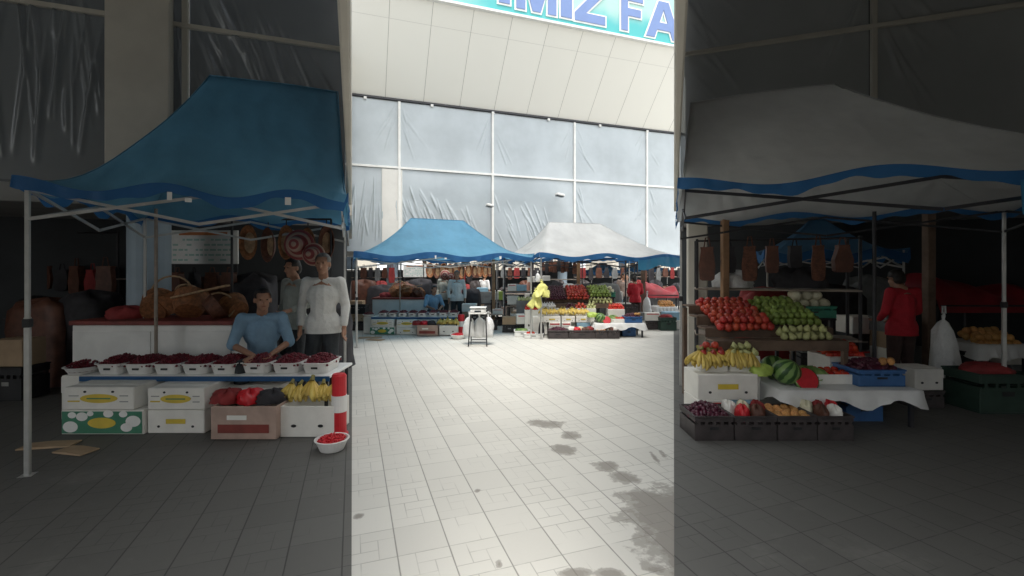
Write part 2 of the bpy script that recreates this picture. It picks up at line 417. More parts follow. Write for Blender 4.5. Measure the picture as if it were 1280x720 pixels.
# ------------------------------------------------------------------ makers
def canopy_tent(fr,x0,x1,y0,y1,ze,zr,label,top=None,val=None,leg=None,ridge=(.32,.66),group=None,val_h=.20,legs=((0,0),(1,0),(0,1),(1,1)),patches=True,name='market_tent',truss=None,skirt=None):
    top=top or can_blue; val=val or val_blue; leg=leg or steel; truss=truss or leg
    W=x1-x0; D=y1-y0
    t=thing(name,label,'tent',fr.w(x0,y0,0),fr.yaw,group)
    rng=random.Random(int(W*1000)+int(ze*100))
    ph=[rng.uniform(0,6.28) for _ in range(6)]
    def edge_dip(s): # eave sags between truss peaks
        return .05*math.cos(2*math.pi*(s-.4)/.4)-.02
    def P(s,q):
        ax=max(0,(ridge[0]-s)/ridge[0],(s-ridge[1])/(1-ridge[1])); ay=abs(2*q-1)
        r=(ax**9+ay**9)**(1/9); r=min(1,r)
        h=(1-r)**1.55
        z=ze+(zr-ze)*h
        k=1-min(1,4*min(s,1-s,q,1-q)+0)
        z+=max(0,k)*edge_dip(s if min(q,1-q)<min(s,1-s) else q)
        z+=.012*math.sin(9*s+ph[0]+4*q)*math.sin(7*q+ph[1])*min(1,6*(1-r))
        return (s*W,q*D,z)
    c=MB().grid(P,72,48)
    c.build('canopy',top,t,smooth=True)
    for (s0,q0,s1,q1) in ((0,0,ridge[0],.5),(0,1,ridge[0],.5),(1,0,ridge[1],.5),(1,1,ridge[1],.5),(ridge[0],.5,ridge[1],.5)):
        pts=[]
        for i in range(15):
            x,y,z=P(s0+(s1-s0)*i/14,q0+(q1-q0)*i/14); pts.append((x,y,z+.002))
        MB().tube(pts,.007,6).build('seam',top,t,smooth=True)
    v=MB()
    def strip(f,L,w0):
        n=int(L*26)
        def S(i,j):
            x,y,z=f(i)
            sc=.018*math.sin(i*L*9+w0)+.010*math.sin(i*L*23+w0*2)
            out=.012*math.sin(i*L*12+w0)
            cx,cy=W/2,D/2; dx,dy=(x-cx),(y-cy); l=math.hypot(dx,dy)
            return (x+dx/l*(.006+out*j),y+dy/l*(.006+out*j),z+.012-j*(val_h+sc))
        v.grid(S,n,3)
    strip(lambda i:P(i,0),W,.3); strip(lambda i:P(i,1),W,1.3); strip(lambda i:P(0,i),D,2.1); strip(lambda i:P(1,i),D,3.7)
    v.build('valance',val,t,smooth=True)
    if patches:
        for s in (.42,.475,.79):
            x,y,z=P(s,0)
            MB().box((x,-.022,z-.10),(.035 if s<.45 else .05,.004,.07 if s!=.475 else .035)).build('reinforcing_patch',white,t)
    ins=.06
    xs=(ins,W-ins); ys=(ins,D-ins)
    for i,j in legs:
        b=MB().box((xs[i],ys[j],ze*.27),(.036,.036,ze*.54),.004); b.box((xs[i],ys[j],ze*.75),(.029,.029,ze*.5),.003); b.box((xs[i],ys[j],.005),(.09,.09,.010))
        l=b.build('leg',leg,t)
        MB().box((xs[i],ys[j],ze*.52),(.052,.052,.07),.006).build('slider',blackp,l)
    zt=ze-.06; zb=ze-.30
    def tr(a,b,n):
        a=Vector(a); b=Vector(b); m=MB()
        for k in range(n):
            p=a.lerp(b,k/n); q=a.lerp(b,(k+1)/n)
            for (u0,u1) in ((zt,zb),(zb,zt)):
                pa=Vector((p.x,p.y,u0)); pb=Vector((q.x,q.y,u1)); d=pb-pa
                M=d.to_track_quat('X','Z').to_matrix()
                m.box((pa+pb)/2+Vector((0,.012 if u0>u1 else -.012,0)),(d.length,.014,.026),0,M=M)
        m.build('scissor_truss',truss,t)
    nx=2
    tr((xs[0],ys[0],0),(xs[1],ys[0],0),nx); tr((xs[0],ys[1],0),(xs[1],ys[1],0),nx)
    tr((xs[0],ys[0],0),(xs[0],ys[1],0),nx); tr((xs[1],ys[0],0),(xs[1],ys[1],0),nx)
    if skirt:
        skirt(t,P,W,D)
    return t

def table(fr,x,y,w,d,h,label,topm=None,legm=None,cat='table',group=None,name='market_table',rz=0):
    t=thing(name,label,cat,fr.w(x,y,0),fr.yaw+rz,group)
    MB().box((0,0,h-.015),(w,d,.03),.006).build('tabletop',topm or plank,t)
    for sx in(-1,1):
        for sy in(-1,1):
            MB().box((sx*(w/2-.05),sy*(d/2-.05),(h-.03)/2),(.04,.04,h-.03),.004).build('leg',legm or darksteel,t)
    return t

def tablecloth(fr,x,y,w,d,h,drop,label,m=None,ragged=.04):
    rng=random.Random(int(x*77+y*13)); a,b,c=[rng.uniform(0,6) for _ in range(3)]
    B=MB(); e=.006; R=.03
    W,D=w/2+.012,d/2+.012
    # outline walked as a distance so the hanging part can ripple
    per=[]
    n=26
    for i in range(n): per.append((-W+2*W*i/n,-D))
    for i in range(n//2): per.append((W,-D+2*D*i/(n//2)))
    for i in range(n): per.append((W-2*W*i/n,D))
    for i in range(n//2): per.append((-W,D-2*D*i/(n//2)))
    N=len(per); vs=[]; rows=[(-.04,0),(0,0),(.008,.02),(.012,.4),(.02,.7),(.03,1)]
    for k,(off,f) in enumerate(rows):
        for i,(px,py) in enumerate(per):
            s=i/N*2*math.pi
            rip=.018*math.sin(s*17+a)+.012*math.sin(s*31+b)
            l=math.hypot(px,py)
            o=off+ (rip*f if f>.1 else 0)+(.02*f)
            dz=drop*f*(1+ragged*3*math.sin(s*7+c)*f)
            vs.append((px+(o if px>W*.99 else -o if px<-W*.99 else 0), py+(o if py>D*.99 else -o if py<-D*.99 else 0), h+e-dz))
    fs=[(k*N+i,k*N+(i+1)%N,(k+1)*N+(i+1)%N,(k+1)*N+i) for k in range(len(rows)-1) for i in range(N)]
    fs.append(tuple(range(N)))
    B.add(vs,fs)
    o=B.build('tablecloth',m or cloth_w,None,fr.w(x,y,0),fr.yaw,smooth=True)
    return tag(o,label,'tablecloth')

def carton(fr,x,y,z,w,d,h,label,body=None,style='oval',rz=0.0,group=None,open_top=False,cat='box',name='carton'):
    t=thing(name,label,cat,fr.w(x,y,z),fr.yaw+rz,group)
    b=body or cartonw
    m=MB()
    if open_top:
        th=.012
        m.box((0,0,.006),(w,d,.012)); 
        for s in(-1,1):
            m.box((0,s*(d/2-th/2),h/2+.006),(w,th,h-.012),.003); m.box((s*(w/2-th/2),0,h/2+.006),(th,d-2*th,h-.012),.003)
    else:
        m.box((0,0,h/2),(w,d,h),.006); m.box((0,-d*.0,h+.001),(w*.98,d*.46,.006),.001); 
        m.box((0,-d/2-.002,h*.80),(w*.985,.004,h*.34),.001)
    m.build('body',b,t)
    f=-d/2-.0045
    def oval(cx,cz,rx,rz_,mt,nm='printed_oval'):
        pts=[(cx+rx*math.cos(2*math.pi*i/24),cz+rz_*math.sin(2*math.pi*i/24)) for i in range(24)]
        MB().poly(pts,f-.002,f).build(nm,mt,t)
    def bar(cx,cz,ww,hh,mt,nm='printed_strip'):
        MB().box((cx,f-.0015,cz),(ww,.003,hh)).build(nm,mt,t)
    if style=='oval':
        oval(0,h*.5,w*.27,h*.20,yellow); bar(-w*.36,h*.38,w*.17,h*.06,yellow); bar(-w*.36,h*.62,w*.14,h*.04,greyprint); bar(w*.36,h*.62,w*.12,h*.04,greyprint); bar(w*.36,h*.36,w*.12,h*.04,greyprint)
        MB().box((0,f-.004,h*.5),(w*.34,.003,h*.05)).build('printed_strip',green_print,t)
        for s in(-1,1): oval(s*w*.2,h*.80,w*.022,h*.05,blackp,'hand_hole')
    elif style=='yellow':
        bar(0,h*.52,w*.34,h*.20,yellow); 
        for s in(-1,1): oval(s*w*.3,h*.3,w*.025,h*.05,blackp,'hand_hole')
    elif style=='green':
        rng=random.Random(3)
        mm=MB()
        bar(0,h*.5,w*.97,h*.90,green_print,'printed_panel')
        f-=.003
        oval(0,h*.48,w*.17,h*.22,yellow)
        for (cx,cz,rr) in ((-.38,.32,.09),(-.24,.74,.07),(-.36,.80,.05),(.30,.30,.07),(.38,.55,.09),(.08,.86,.06),(.26,.84,.05),(-.14,.86,.04)):
            oval(cx*w,cz*h,rr*w,rr*w*.75,white,'printed_spot')
    elif style=='photo':
        bar(0,h*.32,w*.78,h*.26,redrim); bar(-w*.1,h*.66,w*.3,h*.14,cartonw)
    elif style=='hole':
        for s in(-1,1): oval(s*w*.25,h*.36,w*.05,h*.05,blackp,'hand_hole')
    elif style=='red':
        bar(0,h*.86,w*.8,h*.10,redp)
    return t

def crate(fr,x,y,z,w,d,h,label,m=None,rz=0.0,group=None,cat='crate',name='plastic_crate',slots=3):
    m=m or darkcrate
    t=thing(name,label,cat,fr.w(x,y,z),fr.yaw+rz,group)
    th=.012
    b=MB().box((0,0,.008),(w,d,.016))
    for s in(-1,1):
        b.box((0,s*(d/2-th/2),h*.35),(w,th,h*.62),.003); b.box((0,s*(d/2-th/2),h*.86),(w,th*1.2,h*.20),.003)
        b.box((s*(w/2-th/2),0,h*.35),(th,d-2*th,h*.62),.003); b.box((s*(w/2-th/2),0,h*.86),(th*1.2,d-2*th,h*.20),.003)
        for k in range(5):
            b.box((-w/2+w*(k+.5)/5,s*(d/2-th/2+.001),h*.71),(.03,th,h*.14))
    b.box((0,0,h*.70),(w-.03,d-.03,.004))
    b.build('body',m,t)
    r=MB()
    for s in(-1,1):
        r.box((0,s*(d/2),h-.008),(w+.014,.022,.018),.004); r.box((s*(w/2),0,h-.008),(.022,d-.022,.018),.004)
    r.build('rim',m,t)
    MB().box((0,-d/2-.003,h*.5),(w*.22,.006,h*.12),.001).build('hand_grip',blackp if m is not blackp else greyprint,t)
    return t

def tray(fr,x,y,z,w,d,h,label,m=None,rz=0,group=None):
    """shallow white tub"""
    t=thing('plastic_tub',label,'tub',fr.w(x,y,z),fr.yaw+rz,group)
    def ring(f,zz): 
        pts=[]; r=.05
        hw,hd=w/2*f,d/2*f
        for cx,cy,a0 in((hw-r,hd-r,0),(-hw+r,hd-r,90),(-hw+r,-hd+r,180),(hw-r,-hd+r,270)):
            for k in range(5):
                a=R_(a0+90*k/4); pts.append((cx+r*math.cos(a),cy+r*math.sin(a),zz))
        return pts
    rows=[ring(.84,0),ring(.97,h*.93),ring(1.05,h*.95),ring(1.05,h),ring(.955,h),ring(.82,.012)]
    N=20; vs=[p for r in rows for p in r]
    fs=[(k*N+i,k*N+(i+1)%N,(k+1)*N+(i+1)%N,(k+1)*N+i) for k in range(5) for i in range(N)]+[tuple(range(N)),tuple(range(5*N,6*N))]
    MB().add(vs,fs).build('body',m or basinw,t)
    MB().box((0,-d/2*.94-.004,h*.52),(.07,.01,.02),.003).build('handle',blackp,t)
    return t
def basin(fr,x,y,z,r,h,label,m=None,group=None):
    o=MB().lathe([(r*.72,0),(r*.98,h*.92),(r*1.06,h*.94),(r*1.06,h),(r*.95,h),(r*.69,.012),(0,.012)],26).build('basin',m or basinw,None,fr.w(x,y,z),fr.yaw,smooth=False)
    return tag(o,label,'basin',group)
def berries(fr,x,y,z,w,d,h,label,m=None,r=.011,n=260,seed=1,name='berry_heap',cat='berries',rnd=False):
    rng=random.Random(seed); b=MB()
    # a low mound under the fruit so no floor shows through
    if rnd: b.lathe([(w*.49,-.01)]+[(w*.49*q,h*.8*(1-q*q)) for q in (1,.8,.6,.4,.2,0)],18)
    else: b.grid(lambda i,j:((i-.5)*w,(j-.5)*d,max(0,(1-(2*i-1)**2)*(1-(2*j-1)**2))**.5*h*.82),14,10)
    for _ in range(n):
        i,j=rng.random(),rng.random()
        if rnd and (i-.5)**2+(j-.5)**2>.23: continue
        zz=max(0,(1-(2*i-1)**2)*(1-(2*j-1)**2))**.5*h*rng.uniform(.8,1.05)
        b.ball(((i-.5)*w,(j-.5)*d,zz),r*rng.uniform(.8,1.15),6,4)
    o=b.build(name,m or berry,None,fr.w(x,y,z),fr.yaw,smooth=True)
    return tag(o,label,cat,None,'stuff')

FR={}
def fruit_mesh(kind):
    if kind in FR: return FR[kind]
    b=MB()
    if kind=='round':
        b.lathe([(0,-.82),(.25,-.95),(.55,-.88),(.86,-.55),(1,-.05),(.97,.35),(.78,.72),(.5,.90),(.22,.88),(.08,.76),(0,.72)],12)
        b.cyl((0,0,.7),(.1,.03,1.12),.05,.04,5)
    elif kind=='pear':
        b.lathe([(0,-.95),(.3,-1),(.75,-.72),(.95,-.25),(.82,.25),(.5,.7),(.36,1.05),(.15,1.2),(0,1.2)],12); b.cyl((0,0,1.15),(.08,.05,1.5),.06,.05,5)
    elif kind=='melon':
        b.ball((0,0,0),(1,.86,.84),18,12)
    elif kind=='bag':
        b.lathe([(0,-.9),(.5,-.95),(.95,-.5),(1,0),(.75,.5),(.3,.8),(.16,.95),(.26,1.25),(.22,1.3),(0,1.2)],10)
    FR[kind]=b.v,b.f
    return FR[kind]
FRM={}
def fruit(kind,name,m,r):
    key=(kind,name,m.name)
    if key not in FRM:
        b=MB(); v,f=fruit_mesh(kind); b.add(v,f); me=b.mesh(name,m,True); FRM[key]=me
    o=bpy.data.objects.new(name,FRM[key]); COL.objects.link(o); o.scale=(r,r,r); return o
def heap(fr,kind,name,m,r,x,y,z,w,d,slope,label,cat,group,nx,ny,seed=0,layers=1,rz=0.0):
    """individual fruit set out in rows on a tilted bed; slope = rise per metre towards the back"""
    rng=random.Random(seed+int(x*100))
    c,s=math.cos(rz),math.sin(rz)
    for L in range(layers):
        mx,my=nx-L,ny-L
        for j in range(my):
            for i in range(mx):
                lx=(i-(mx-1)/2)*w/nx+rng.uniform(-.2,.2)*r+(r*.5 if j%2 else 0); ly=(j-(my-1)/2)*d/ny+rng.uniform(-.2,.2)*r
                o=fruit(kind,name,m,r*rng.uniform(.9,1.08))
                o.location=fr.w(x+lx*c-ly*s,y+lx*s+ly*c,z+r*.8+ly*slope+L*r*1.35+rng.uniform(0,.25)*r)
                if kind!='bag': o.rotation_euler=(rng.uniform(-.6,.6),rng.uniform(-.6,.6),rng.uniform(0,6.28))
                else: o.rotation_euler=(0,0,rng.uniform(0,6))
                tag(o,label,cat,group)
def banana_proto():
    t=thing('banana_bunch','ripe yellow banana bunch','bananas')
    for k in range(6):
        a=R_(-80+k*32); b=MB(); pts=[]; rs=[]
        for i in range(8):
            q=i/7
            rad=.012+.088*math.sin(q*2.0)-.012*q; tw=a*(.55+.45*q)
            pts.append((rad*math.sin(tw),-rad*math.cos(tw)*.85,.165-.155*q-.02*math.sin(q*3.14))); rs.append([.008,.013,.018,.020,.020,.018,.012,.005][i])
        b.tube(pts,rs,7).build('banana',banana_m,t,smooth=True)
    MB().tube([(0,-.02,.155),(0,0,.18),(0,.015,.20)],[.022,.016,.014],7).build('stem',bstem,t)
    return t
BAN=[None]
def bananas(fr,xs,y,z,label,group,sc=1.0,seed=0):
    rng=random.Random(seed)
    for x in xs:
        if BAN[0] is None: BAN[0]=banana_proto(); o=BAN[0]
        else: o=copy_tree(BAN[0])
        o['label']=label; o['group']=group
        s=sc*rng.uniform(.9,1.1); o.scale=(s,s,s)
        o.location=fr.w(x,y+rng.uniform(-.015,.015),z); o.rotation_euler=(rng.uniform(-.5,-.2),rng.uniform(-.25,.25),fr.yaw+rng.uniform(-.6,.6))
def watermelon(fr,x,y,z,r,label,cut=False,rz=0):
    if not cut:
        b=MB().ball((0,0,0),(r,r*.94,r*.92),24,16); o=b.build('watermelon',melon_rind,None,fr.w(x,y,z+r*.92),fr.yaw,smooth=True); o.rotation_euler=(.5,.3,rz)
        return tag(o,label,'watermelon')
    t=thing('cut_watermelon',label,'watermelon',fr.w(x,y,z+r*.6),fr.yaw)
    prof=[(0,-r)]+[(r*math.cos(a),r*math.sin(a)) for a in [R_(-80+i*10) for i in range(9)]]
    M=Matrix.Rotation(R_(62),4,'X')
    b=MB().lathe(prof,24); b.v=[tuple(M@Vector(v)) for v in b.v]; b.build('rind',melon_rind,t,smooth=True)
    b=MB().lathe([(0,.008),(r*.9,.008),(r*.93,.003),(r*.93,-.02)],24); b.v=[tuple(M@Vector(v)) for v in b.v]; b.build('flesh',melon_red,t)
    return t

def post(fr,x,y,h,r,label,m,cat='post',name='wooden_post',square=True,z=0,lean=0):
    b=MB()
    if square: b.box((0,0,h/2),(r*2,r*2,h),.008)
    else: b.cyl((0,0,0),(0,0,h),r,r*.95,14)
    o=b.build(name,m,None,fr.w(x,y,z),fr.yaw)
    o.rotation_euler=(0,lean,fr.yaw)
    return tag(o,label,cat)

def blob_sheet(name,m,fr,x,y,z,w,h,d,label,cat,seed=0,group=None,rag=False):
    """a hanging plastic bag: knotted top, swollen crumpled belly"""
    rng=random.Random(seed); p=[rng.uniform(0,6) for _ in range(6)]
    prof=[(.05,1.10),(.16,1.04),(.10,.98),(.42,.93),(.80,.80),(.95,.55),(1,.22),(.88,.04),(0,0)]
    if rag: prof=[(.06,1.12),(.22,1.06),(.10,.98),(.38,.90),(.66,.70),(.60,.50),(.86,.30),(.98,.10),(1.05,.0),(.5,.06)]
    b=MB(); n=30; vs=[]
    for k,(r,zz) in enumerate(prof):
        for i in range(n):
            a=2*math.pi*i/n
            q=r*(1+.12*math.sin(2*a+p[0]+zz*3)+.10*math.sin(5*a+p[1]+zz*7)+.05*math.sin(11*a+p[3]+zz*15))
            if rag: q=r*(1+.34*math.sin(3*a+p[0]+zz*2.2)*(1-zz*.6)+.16*math.sin(7*a+p[1]+zz*6)); zz+=(.10*math.sin(4*a+p[4]) if k>5 else 0)
            vs.append((q*math.cos(a)*w/2+.05*w*math.sin(zz*5+p[2]),q*math.sin(a)*d/2,zz*h))
    fs=[(k*n+i,k*n+(i+1)%n,(k+1)*n+(i+1)%n,(k+1)*n+i) for k in range(len(prof)-1) for i in range(n)]+[tuple(range(n))]
    b.add(vs,fs); b.tube([(-.06*w,0,h*1.08),(-.05*w,0,h*1.2),(.05*w,0,h*1.2),(.06*w,0,h*1.08)],.012,6)
    o=b.build(name,m,None,fr.w(x,y,z),fr.yaw,smooth=True)
    return tag(o,label,cat,group)

def oval_basket(fr,x,y,z,rx,rz,label,group,rot=0,mm=None):
    t=thing('oval_basket',label,'basket',fr.w(x,y,z),fr.yaw+rot,group)
    def ov(f,yy): return [(f*rx*math.cos(2*math.pi*i/20),yy,f*rz*math.sin(2*math.pi*i/20)) for i in range(20)]
    rows=[ov(.62,.09),ov(.95,.02),ov(1.0,0),ov(.9,.0),ov(.60,.075)]
    vs=[p for r in rows for p in r]; N=20
    fs=[(k*N+i,k*N+(i+1)%N,(k+1)*N+(i+1)%N,(k+1)*N+i) for k in range(4) for i in range(N)]+[tuple(range(N))]
    MB().add(vs,fs).build('shell',mm or wicker,t,smooth=True)
    MB().add(ov(.60,.074),[tuple(range(20))]).build('lining',wickerpale,t)
    MB().tube([(0,.02,rz*.98),(0,.02,rz*1.3)],.008,6).build('hanging_cord',darksteel,t)
    return t
def ring_hat(fr,x,y,z,r,label,group):
    t=thing('straw_hat',label,'hat',fr.w(x,y,z),fr.yaw,group)
    b=MB().lathe([(r,0),(r*.97,.012),(r*.55,.03),(r*.52,.10),(r*.35,.15),(0,.165)],28); 
    M=Matrix.Rotation(R_(90),4,'X'); b.v=[tuple(M@Vector(v)) for v in b.v]
    b.build('brim_and_crown',hatm,t,smooth=True)
    b=MB().lathe([(r*.555,.03),(r*.545,.055),(r*.53,.075)],28); b.v=[tuple(M@Vector(v)) for v in b.v]
    b.build('ribbon',redrim,t)
    return t
def round_basket(fr,x,y,z,r,h,label,group,rot=(0,0,0),m=None):
    t=thing('wicker_basket',label,'basket',fr.w(x,y,z),fr.yaw,group); t.rotation_euler=(rot[0],rot[1],fr.yaw+rot[2])
    MB().lathe([(r*.7,0),(r*.9,h*.5),(r,h*.95),(r*1.05,h),(r*.95,h),(r*.82,h*.45),(r*.6,.02),(0,.02)],20).build('bowl',m or wicker,t,smooth=False)
    pts=[(r*math.cos(R_(a)),0,h+r*.9*math.sin(R_(a))) for a in range(0,181,15)]
    MB().tube(pts,.012,6).build('handle',wickerpale,t)
    return t
# ------------------------------------------------------------------ people
def solid(prims,voxel,sm=4,dec=None):
    b=MB()
    for p in prims:
        if p[0]=='c': b.capsule(*p[1:])
        elif p[0]=='e':
            b.ball(p[1],p[2],16,12,p[3] if len(p)>3 else None)
    me=b.mesh('tmp',[skin])
    o=bpy.data.objects.new('tmp',me); COL.objects.link(o)
    m=o.modifiers.new('r','REMESH'); m.mode='VOXEL'; m.voxel_size=voxel
    s=o.modifiers.new('s','SMOOTH'); s.iterations=sm; s.factor=.5
    if dec: d=o.modifiers.new('d','DECIMATE'); d.ratio=dec
    dg=bpy.context.evaluated_depsgraph_get(); dg.update()
    out=bpy.data.meshes.new_from_object(o.evaluated_get(dg))
    bpy.data.objects.remove(o); bpy.data.meshes.remove(me)
    out.polygons.foreach_set('use_smooth',[True]*len(out.polygons))
    return out
def V3(*a): return Vector(a)
def skeleton(pose):
    J={}
    if pose=='stand':
        J=dict(pel=V3(0,0,.93),chest=V3(0,.01,1.24),neck=V3(0,.015,1.42),head=V3(0,-.015,1.585),hipR=V3(.09,0,.88),kneeR=V3(.10,-.02,.49),ankR=V3(.11,.03,.09),hipL=V3(-.09,0,.88),kneeL=V3(-.11,-.03,.49),ankL=V3(-.12,.02,.09),
            shR=V3(.185,.02,1.385),elR=V3(.245,.035,1.10),wrR=V3(.25,-.05,.86),shL=V3(-.185,.02,1.385),elL=V3(-.25,.03,1.10),wrL=V3(-.235,-.07,.87))
        J['fd']=V3(0,-.15,-1)
    elif pose=='carry':
        J=skeleton('stand'); J['elR']=V3(.24,.05,1.12); J['wrR']=V3(.20,-.20,1.05); J['fd']=V3(-.2,-1,-.2)
        J['head']=V3(.03,-.05,1.57)
    elif pose=='back':
        J=skeleton('stand'); J['head']=V3(0,-.085,1.55); J['wrR']=V3(.12,-.22,.98); J['elR']=V3(.24,-.0,1.12); J['wrL']=V3(-.12,-.22,.98); J['elL']=V3(-.24,0,1.12); J['fd']=V3(0,-1,-.2)
    else:
        J=dict(pel=V3(0,0,.50),chest=V3(0,-.04,.81),neck=V3(0,-.06,.99),head=V3(.01,-.12,1.145),hipR=V3(.10,-.04,.48),kneeR=V3(.17,-.42,.50),ankR=V3(.15,-.40,.09),hipL=V3(-.10,-.04,.48),kneeL=V3(-.17,-.42,.50),ankL=V3(-.15,-.38,.09),
            shR=V3(.185,-.05,.955),elR=V3(.27,-.14,.69),wrR=V3(.10,-.36,.60),shL=V3(-.185,-.05,.955),elL=V3(-.27,-.14,.69),wrL=V3(-.06,-.38,.60))
        J['fd']=V3(-.3,-.9,-.25)
    return J
PM={}
def person(pose,loc,yaw,label,shirt,trous,hair,sleeve='long',scale=1.0,turn=0.0,fine=True,bald=False,untucked=True):
    t=thing('person',label,'person',loc,yaw); t.scale=(scale,)*3
    key=(pose,sleeve,turn,fine)
    J=skeleton(pose)
    H=J['head']; hr=Matrix.Rotation(turn,4,'Z')@Matrix.Rotation(.12 if pose!='stand' else .05,4,'X')
    def h(x,y,z): return H+hr.to_3x3()@Vector((x,y,z))
    sides='RL'
    if key not in PM:
        pr=[('c',J['pel'],J['chest'],.115,.125),('e',J['chest']+V3(0,0,.02),(.165,.105,.16)),('e',J['pel'],(.15,.11,.11)),('c',J['neck'],H+V3(0,.015,-.05),.058,.052)]
        pr+=[('c',J['shL']-V3(0,0,.015),J['neck']-V3(0,0,.055),.046,.048),('c',J['shR']-V3(0,0,.015),J['neck']-V3(0,0,.055),.046,.048)]
        pr+=[('e',h(0,.008,.035),(.077,.093,.088),hr),('e',h(0,-.022,-.035),(.060,.070,.078),hr),('c',h(0,-.086,.018),h(0,-.105,-.018),.010,.016),('e',h(0,-.055,-.085),(.034,.034,.026),hr)]
        for s in(-1,1): pr.append(('e',h(s*.078,.012,.0),(.012,.02,.032),hr)); pr.append(('e',h(s*.032,-.082,.036),(.022,.012,.010),hr))
        for S in sides:
            sg=1 if S=='R' else -1
            pr+=[('c',J['hip'+S],J['knee'+S],.085,.058),('c',J['knee'+S],J['ank'+S],.055,.038)]
            a=J['ank'+S]; pr+=[('c',a-V3(0,-.02,.045),a+V3(sg*.015,-.15,-.06),.036,.030)]
            pr+=[('c',J['sh'+S],J['el'+S],.052,.040),('c',J['el'+S],J['wr'+S],.039,.027)]
            w=J['wr'+S]; fd=J['fd'].normalized(); sd=Vector((0,1,0)) if abs(fd.z)>.7 else Vector((1,0,0)); pn=fd.cross(sd).normalized()
            pr.append(('c',w+fd*.03,w+fd*.075,.026,.030)); 
            for k in range(4):
                o=sd*(k-1.5)*.0205; L=(.070,.080,.075,.058)[k]
                k0=w+fd*.085+o; k1=k0+fd*L*.5+pn*sg*.006; k2=k1+fd*L*.42+pn*sg*.022
                pr+=[('c',k0,k1,.0098,.009),('c',k1,k2,.009,.008)]
            th=w+fd*.035-sd*.03; th1=th+fd*.035-sd*.025; pr+=[('c',th,th1,.013,.011),('c',th1,th1+fd*.03,.0105,.009)]
        body=solid(pr,.0085 if fine else .016,2,.30 if fine else .5)
        # shirt
        sp=[('c',J['pel']+V3(0,0,.0),J['chest'],.145,.145),('e',J['chest']+V3(0,0,-.02),(.185,.126,.18)),('e',J['pel']+V3(0,0,.02),(.175,.135,.13)),('c',J['shL']-V3(0,0,.012),J['neck']-V3(0,0,.046),.064,.066),('c',J['shR']-V3(0,0,.012),J['neck']-V3(0,0,.046),.064,.066)]
        if pose!='sit': sp.append(('e',J['pel']-V3(0,0,.06),(.212,.150,.22))); sp.append(('e',J['pel']-V3(0,0,.14),(.214,.152,.12)))
        for S in sides:
            sp.append(('c',J['sh'+S]-V3(0,0,.006),J['el'+S],.070,.055))
            sp.append(('c',J['el'+S],J['el'+S].lerp(J['wr'+S],.86 if sleeve=='long' else .06),.056,.040 if sleeve=='long' else .056))
        shirtm=solid(sp,.011 if fine else .02,4,.5)
        if pose!='sit':
            bm=bmesh.new(); bm.from_mesh(shirtm); bmesh.ops.bisect_plane(bm,geom=bm.verts[:]+bm.edges[:]+bm.faces[:],plane_co=(0,0,J['pel'].z-.135),plane_no=(0,0,-1),clear_outer=True)
            bm.to_mesh(shirtm); bm.free()
        # trousers
        tp=[('e',J['pel']-V3(0,0,.02),(.168,.126,.12))]
        for S in sides:
            tp+=[('c',J['hip'+S],J['knee'+S],.104,.076),('c',J['knee'+S],J['ank'+S]+V3(0,0,-.01),.074,.060)]
        trm=solid(tp,.012 if fine else .02,4,.5)
        ha=[('e',h(0,.012,.055),(.087,.102,.086),hr),('e',h(0,.055,.0),(.078,.066,.085),hr)]
        b=MB()
        hm=solid(ha,.008,3,.6)
        # trim the hair away from the face
        bm=bmesh.new(); bm.from_mesh(hm); inv=hr.to_3x3().inverted()
        kill=[]
        for v in bm.verts:
            q=inv@(v.co-H)
            if (q.y< -.055 and q.z<.088) or (q.y<.0 and q.z<.028): kill.append(v)
        bmesh.ops.delete(bm,geom=kill,context='VERTS'); bm.to_mesh(hm); bm.free()
        PM[key]=(body,shirtm,trm,hm)
    body,shirtm,trm,hm=PM[key]
    def put(nm,me,m):
        me=me.copy(); me.materials.clear(); me.materials.append(m); return link(nm,me,t)
    bo=put('body',body,skin)
    put('shirt' if shirt not in(shirt_r,shirt_br) else 'jacket',shirtm,shirt); put('trousers',trm,trous)
    if not bald: put('hair',hm,hair)
    for S in sides:
        sg=1 if S=='R' else -1; a=J['ank'+S]
        MB().capsule(a-V3(0,-.025,.045),a+V3(sg*.016,-.155,-.058),.042,.036,12).build('shoe',shoe,t,smooth=True)
    if fine:
        for s in(-1,1):
            e=h(s*.032,-.0855,.022); MB().ball(e,(.011,.006,.006),10,6,hr).build('eye',eye_m,t,smooth=True)
        MB().ball(h(0,-.088,-.048),(.022,.008,.006),10,6,hr).build('mouth',lip_m,t,smooth=True)
    if shirt in (shirt_b,shirt_g,shirt_s) and pose!='sit':
        for s in(-1,1):
            n=J['neck']; MB().box(n+V3(s*.045,-.085,-.03),(.07,.014,.035),.005,M=Matrix.Rotation(s*.5,3,'Y')).build('collar',shirt,t)
    elif shirt is shirt_b:
        for s in(-1,1):
            n=J['neck']; MB().box(n+V3(s*.045,-.075,-.03),(.07,.014,.035),.005,M=Matrix.Rotation(s*.5,3,'Y')).build('collar',shirt,t)
    return t
def stool(fr,x,y,h,label):
    t=thing('stool',label,'stool',fr.w(x,y,0),fr.yaw)
    MB().box((0,0,h-.02),(.34,.30,.04),.01).build('seat',bag_dark,t)
    for sx in(-1,1):
        for sy in(-1,1): MB().cyl((sx*.15,sy*.13,0),(sx*.12,sy*.10,h-.04),.014,.014,8).build('leg',darksteel,t)
    return t

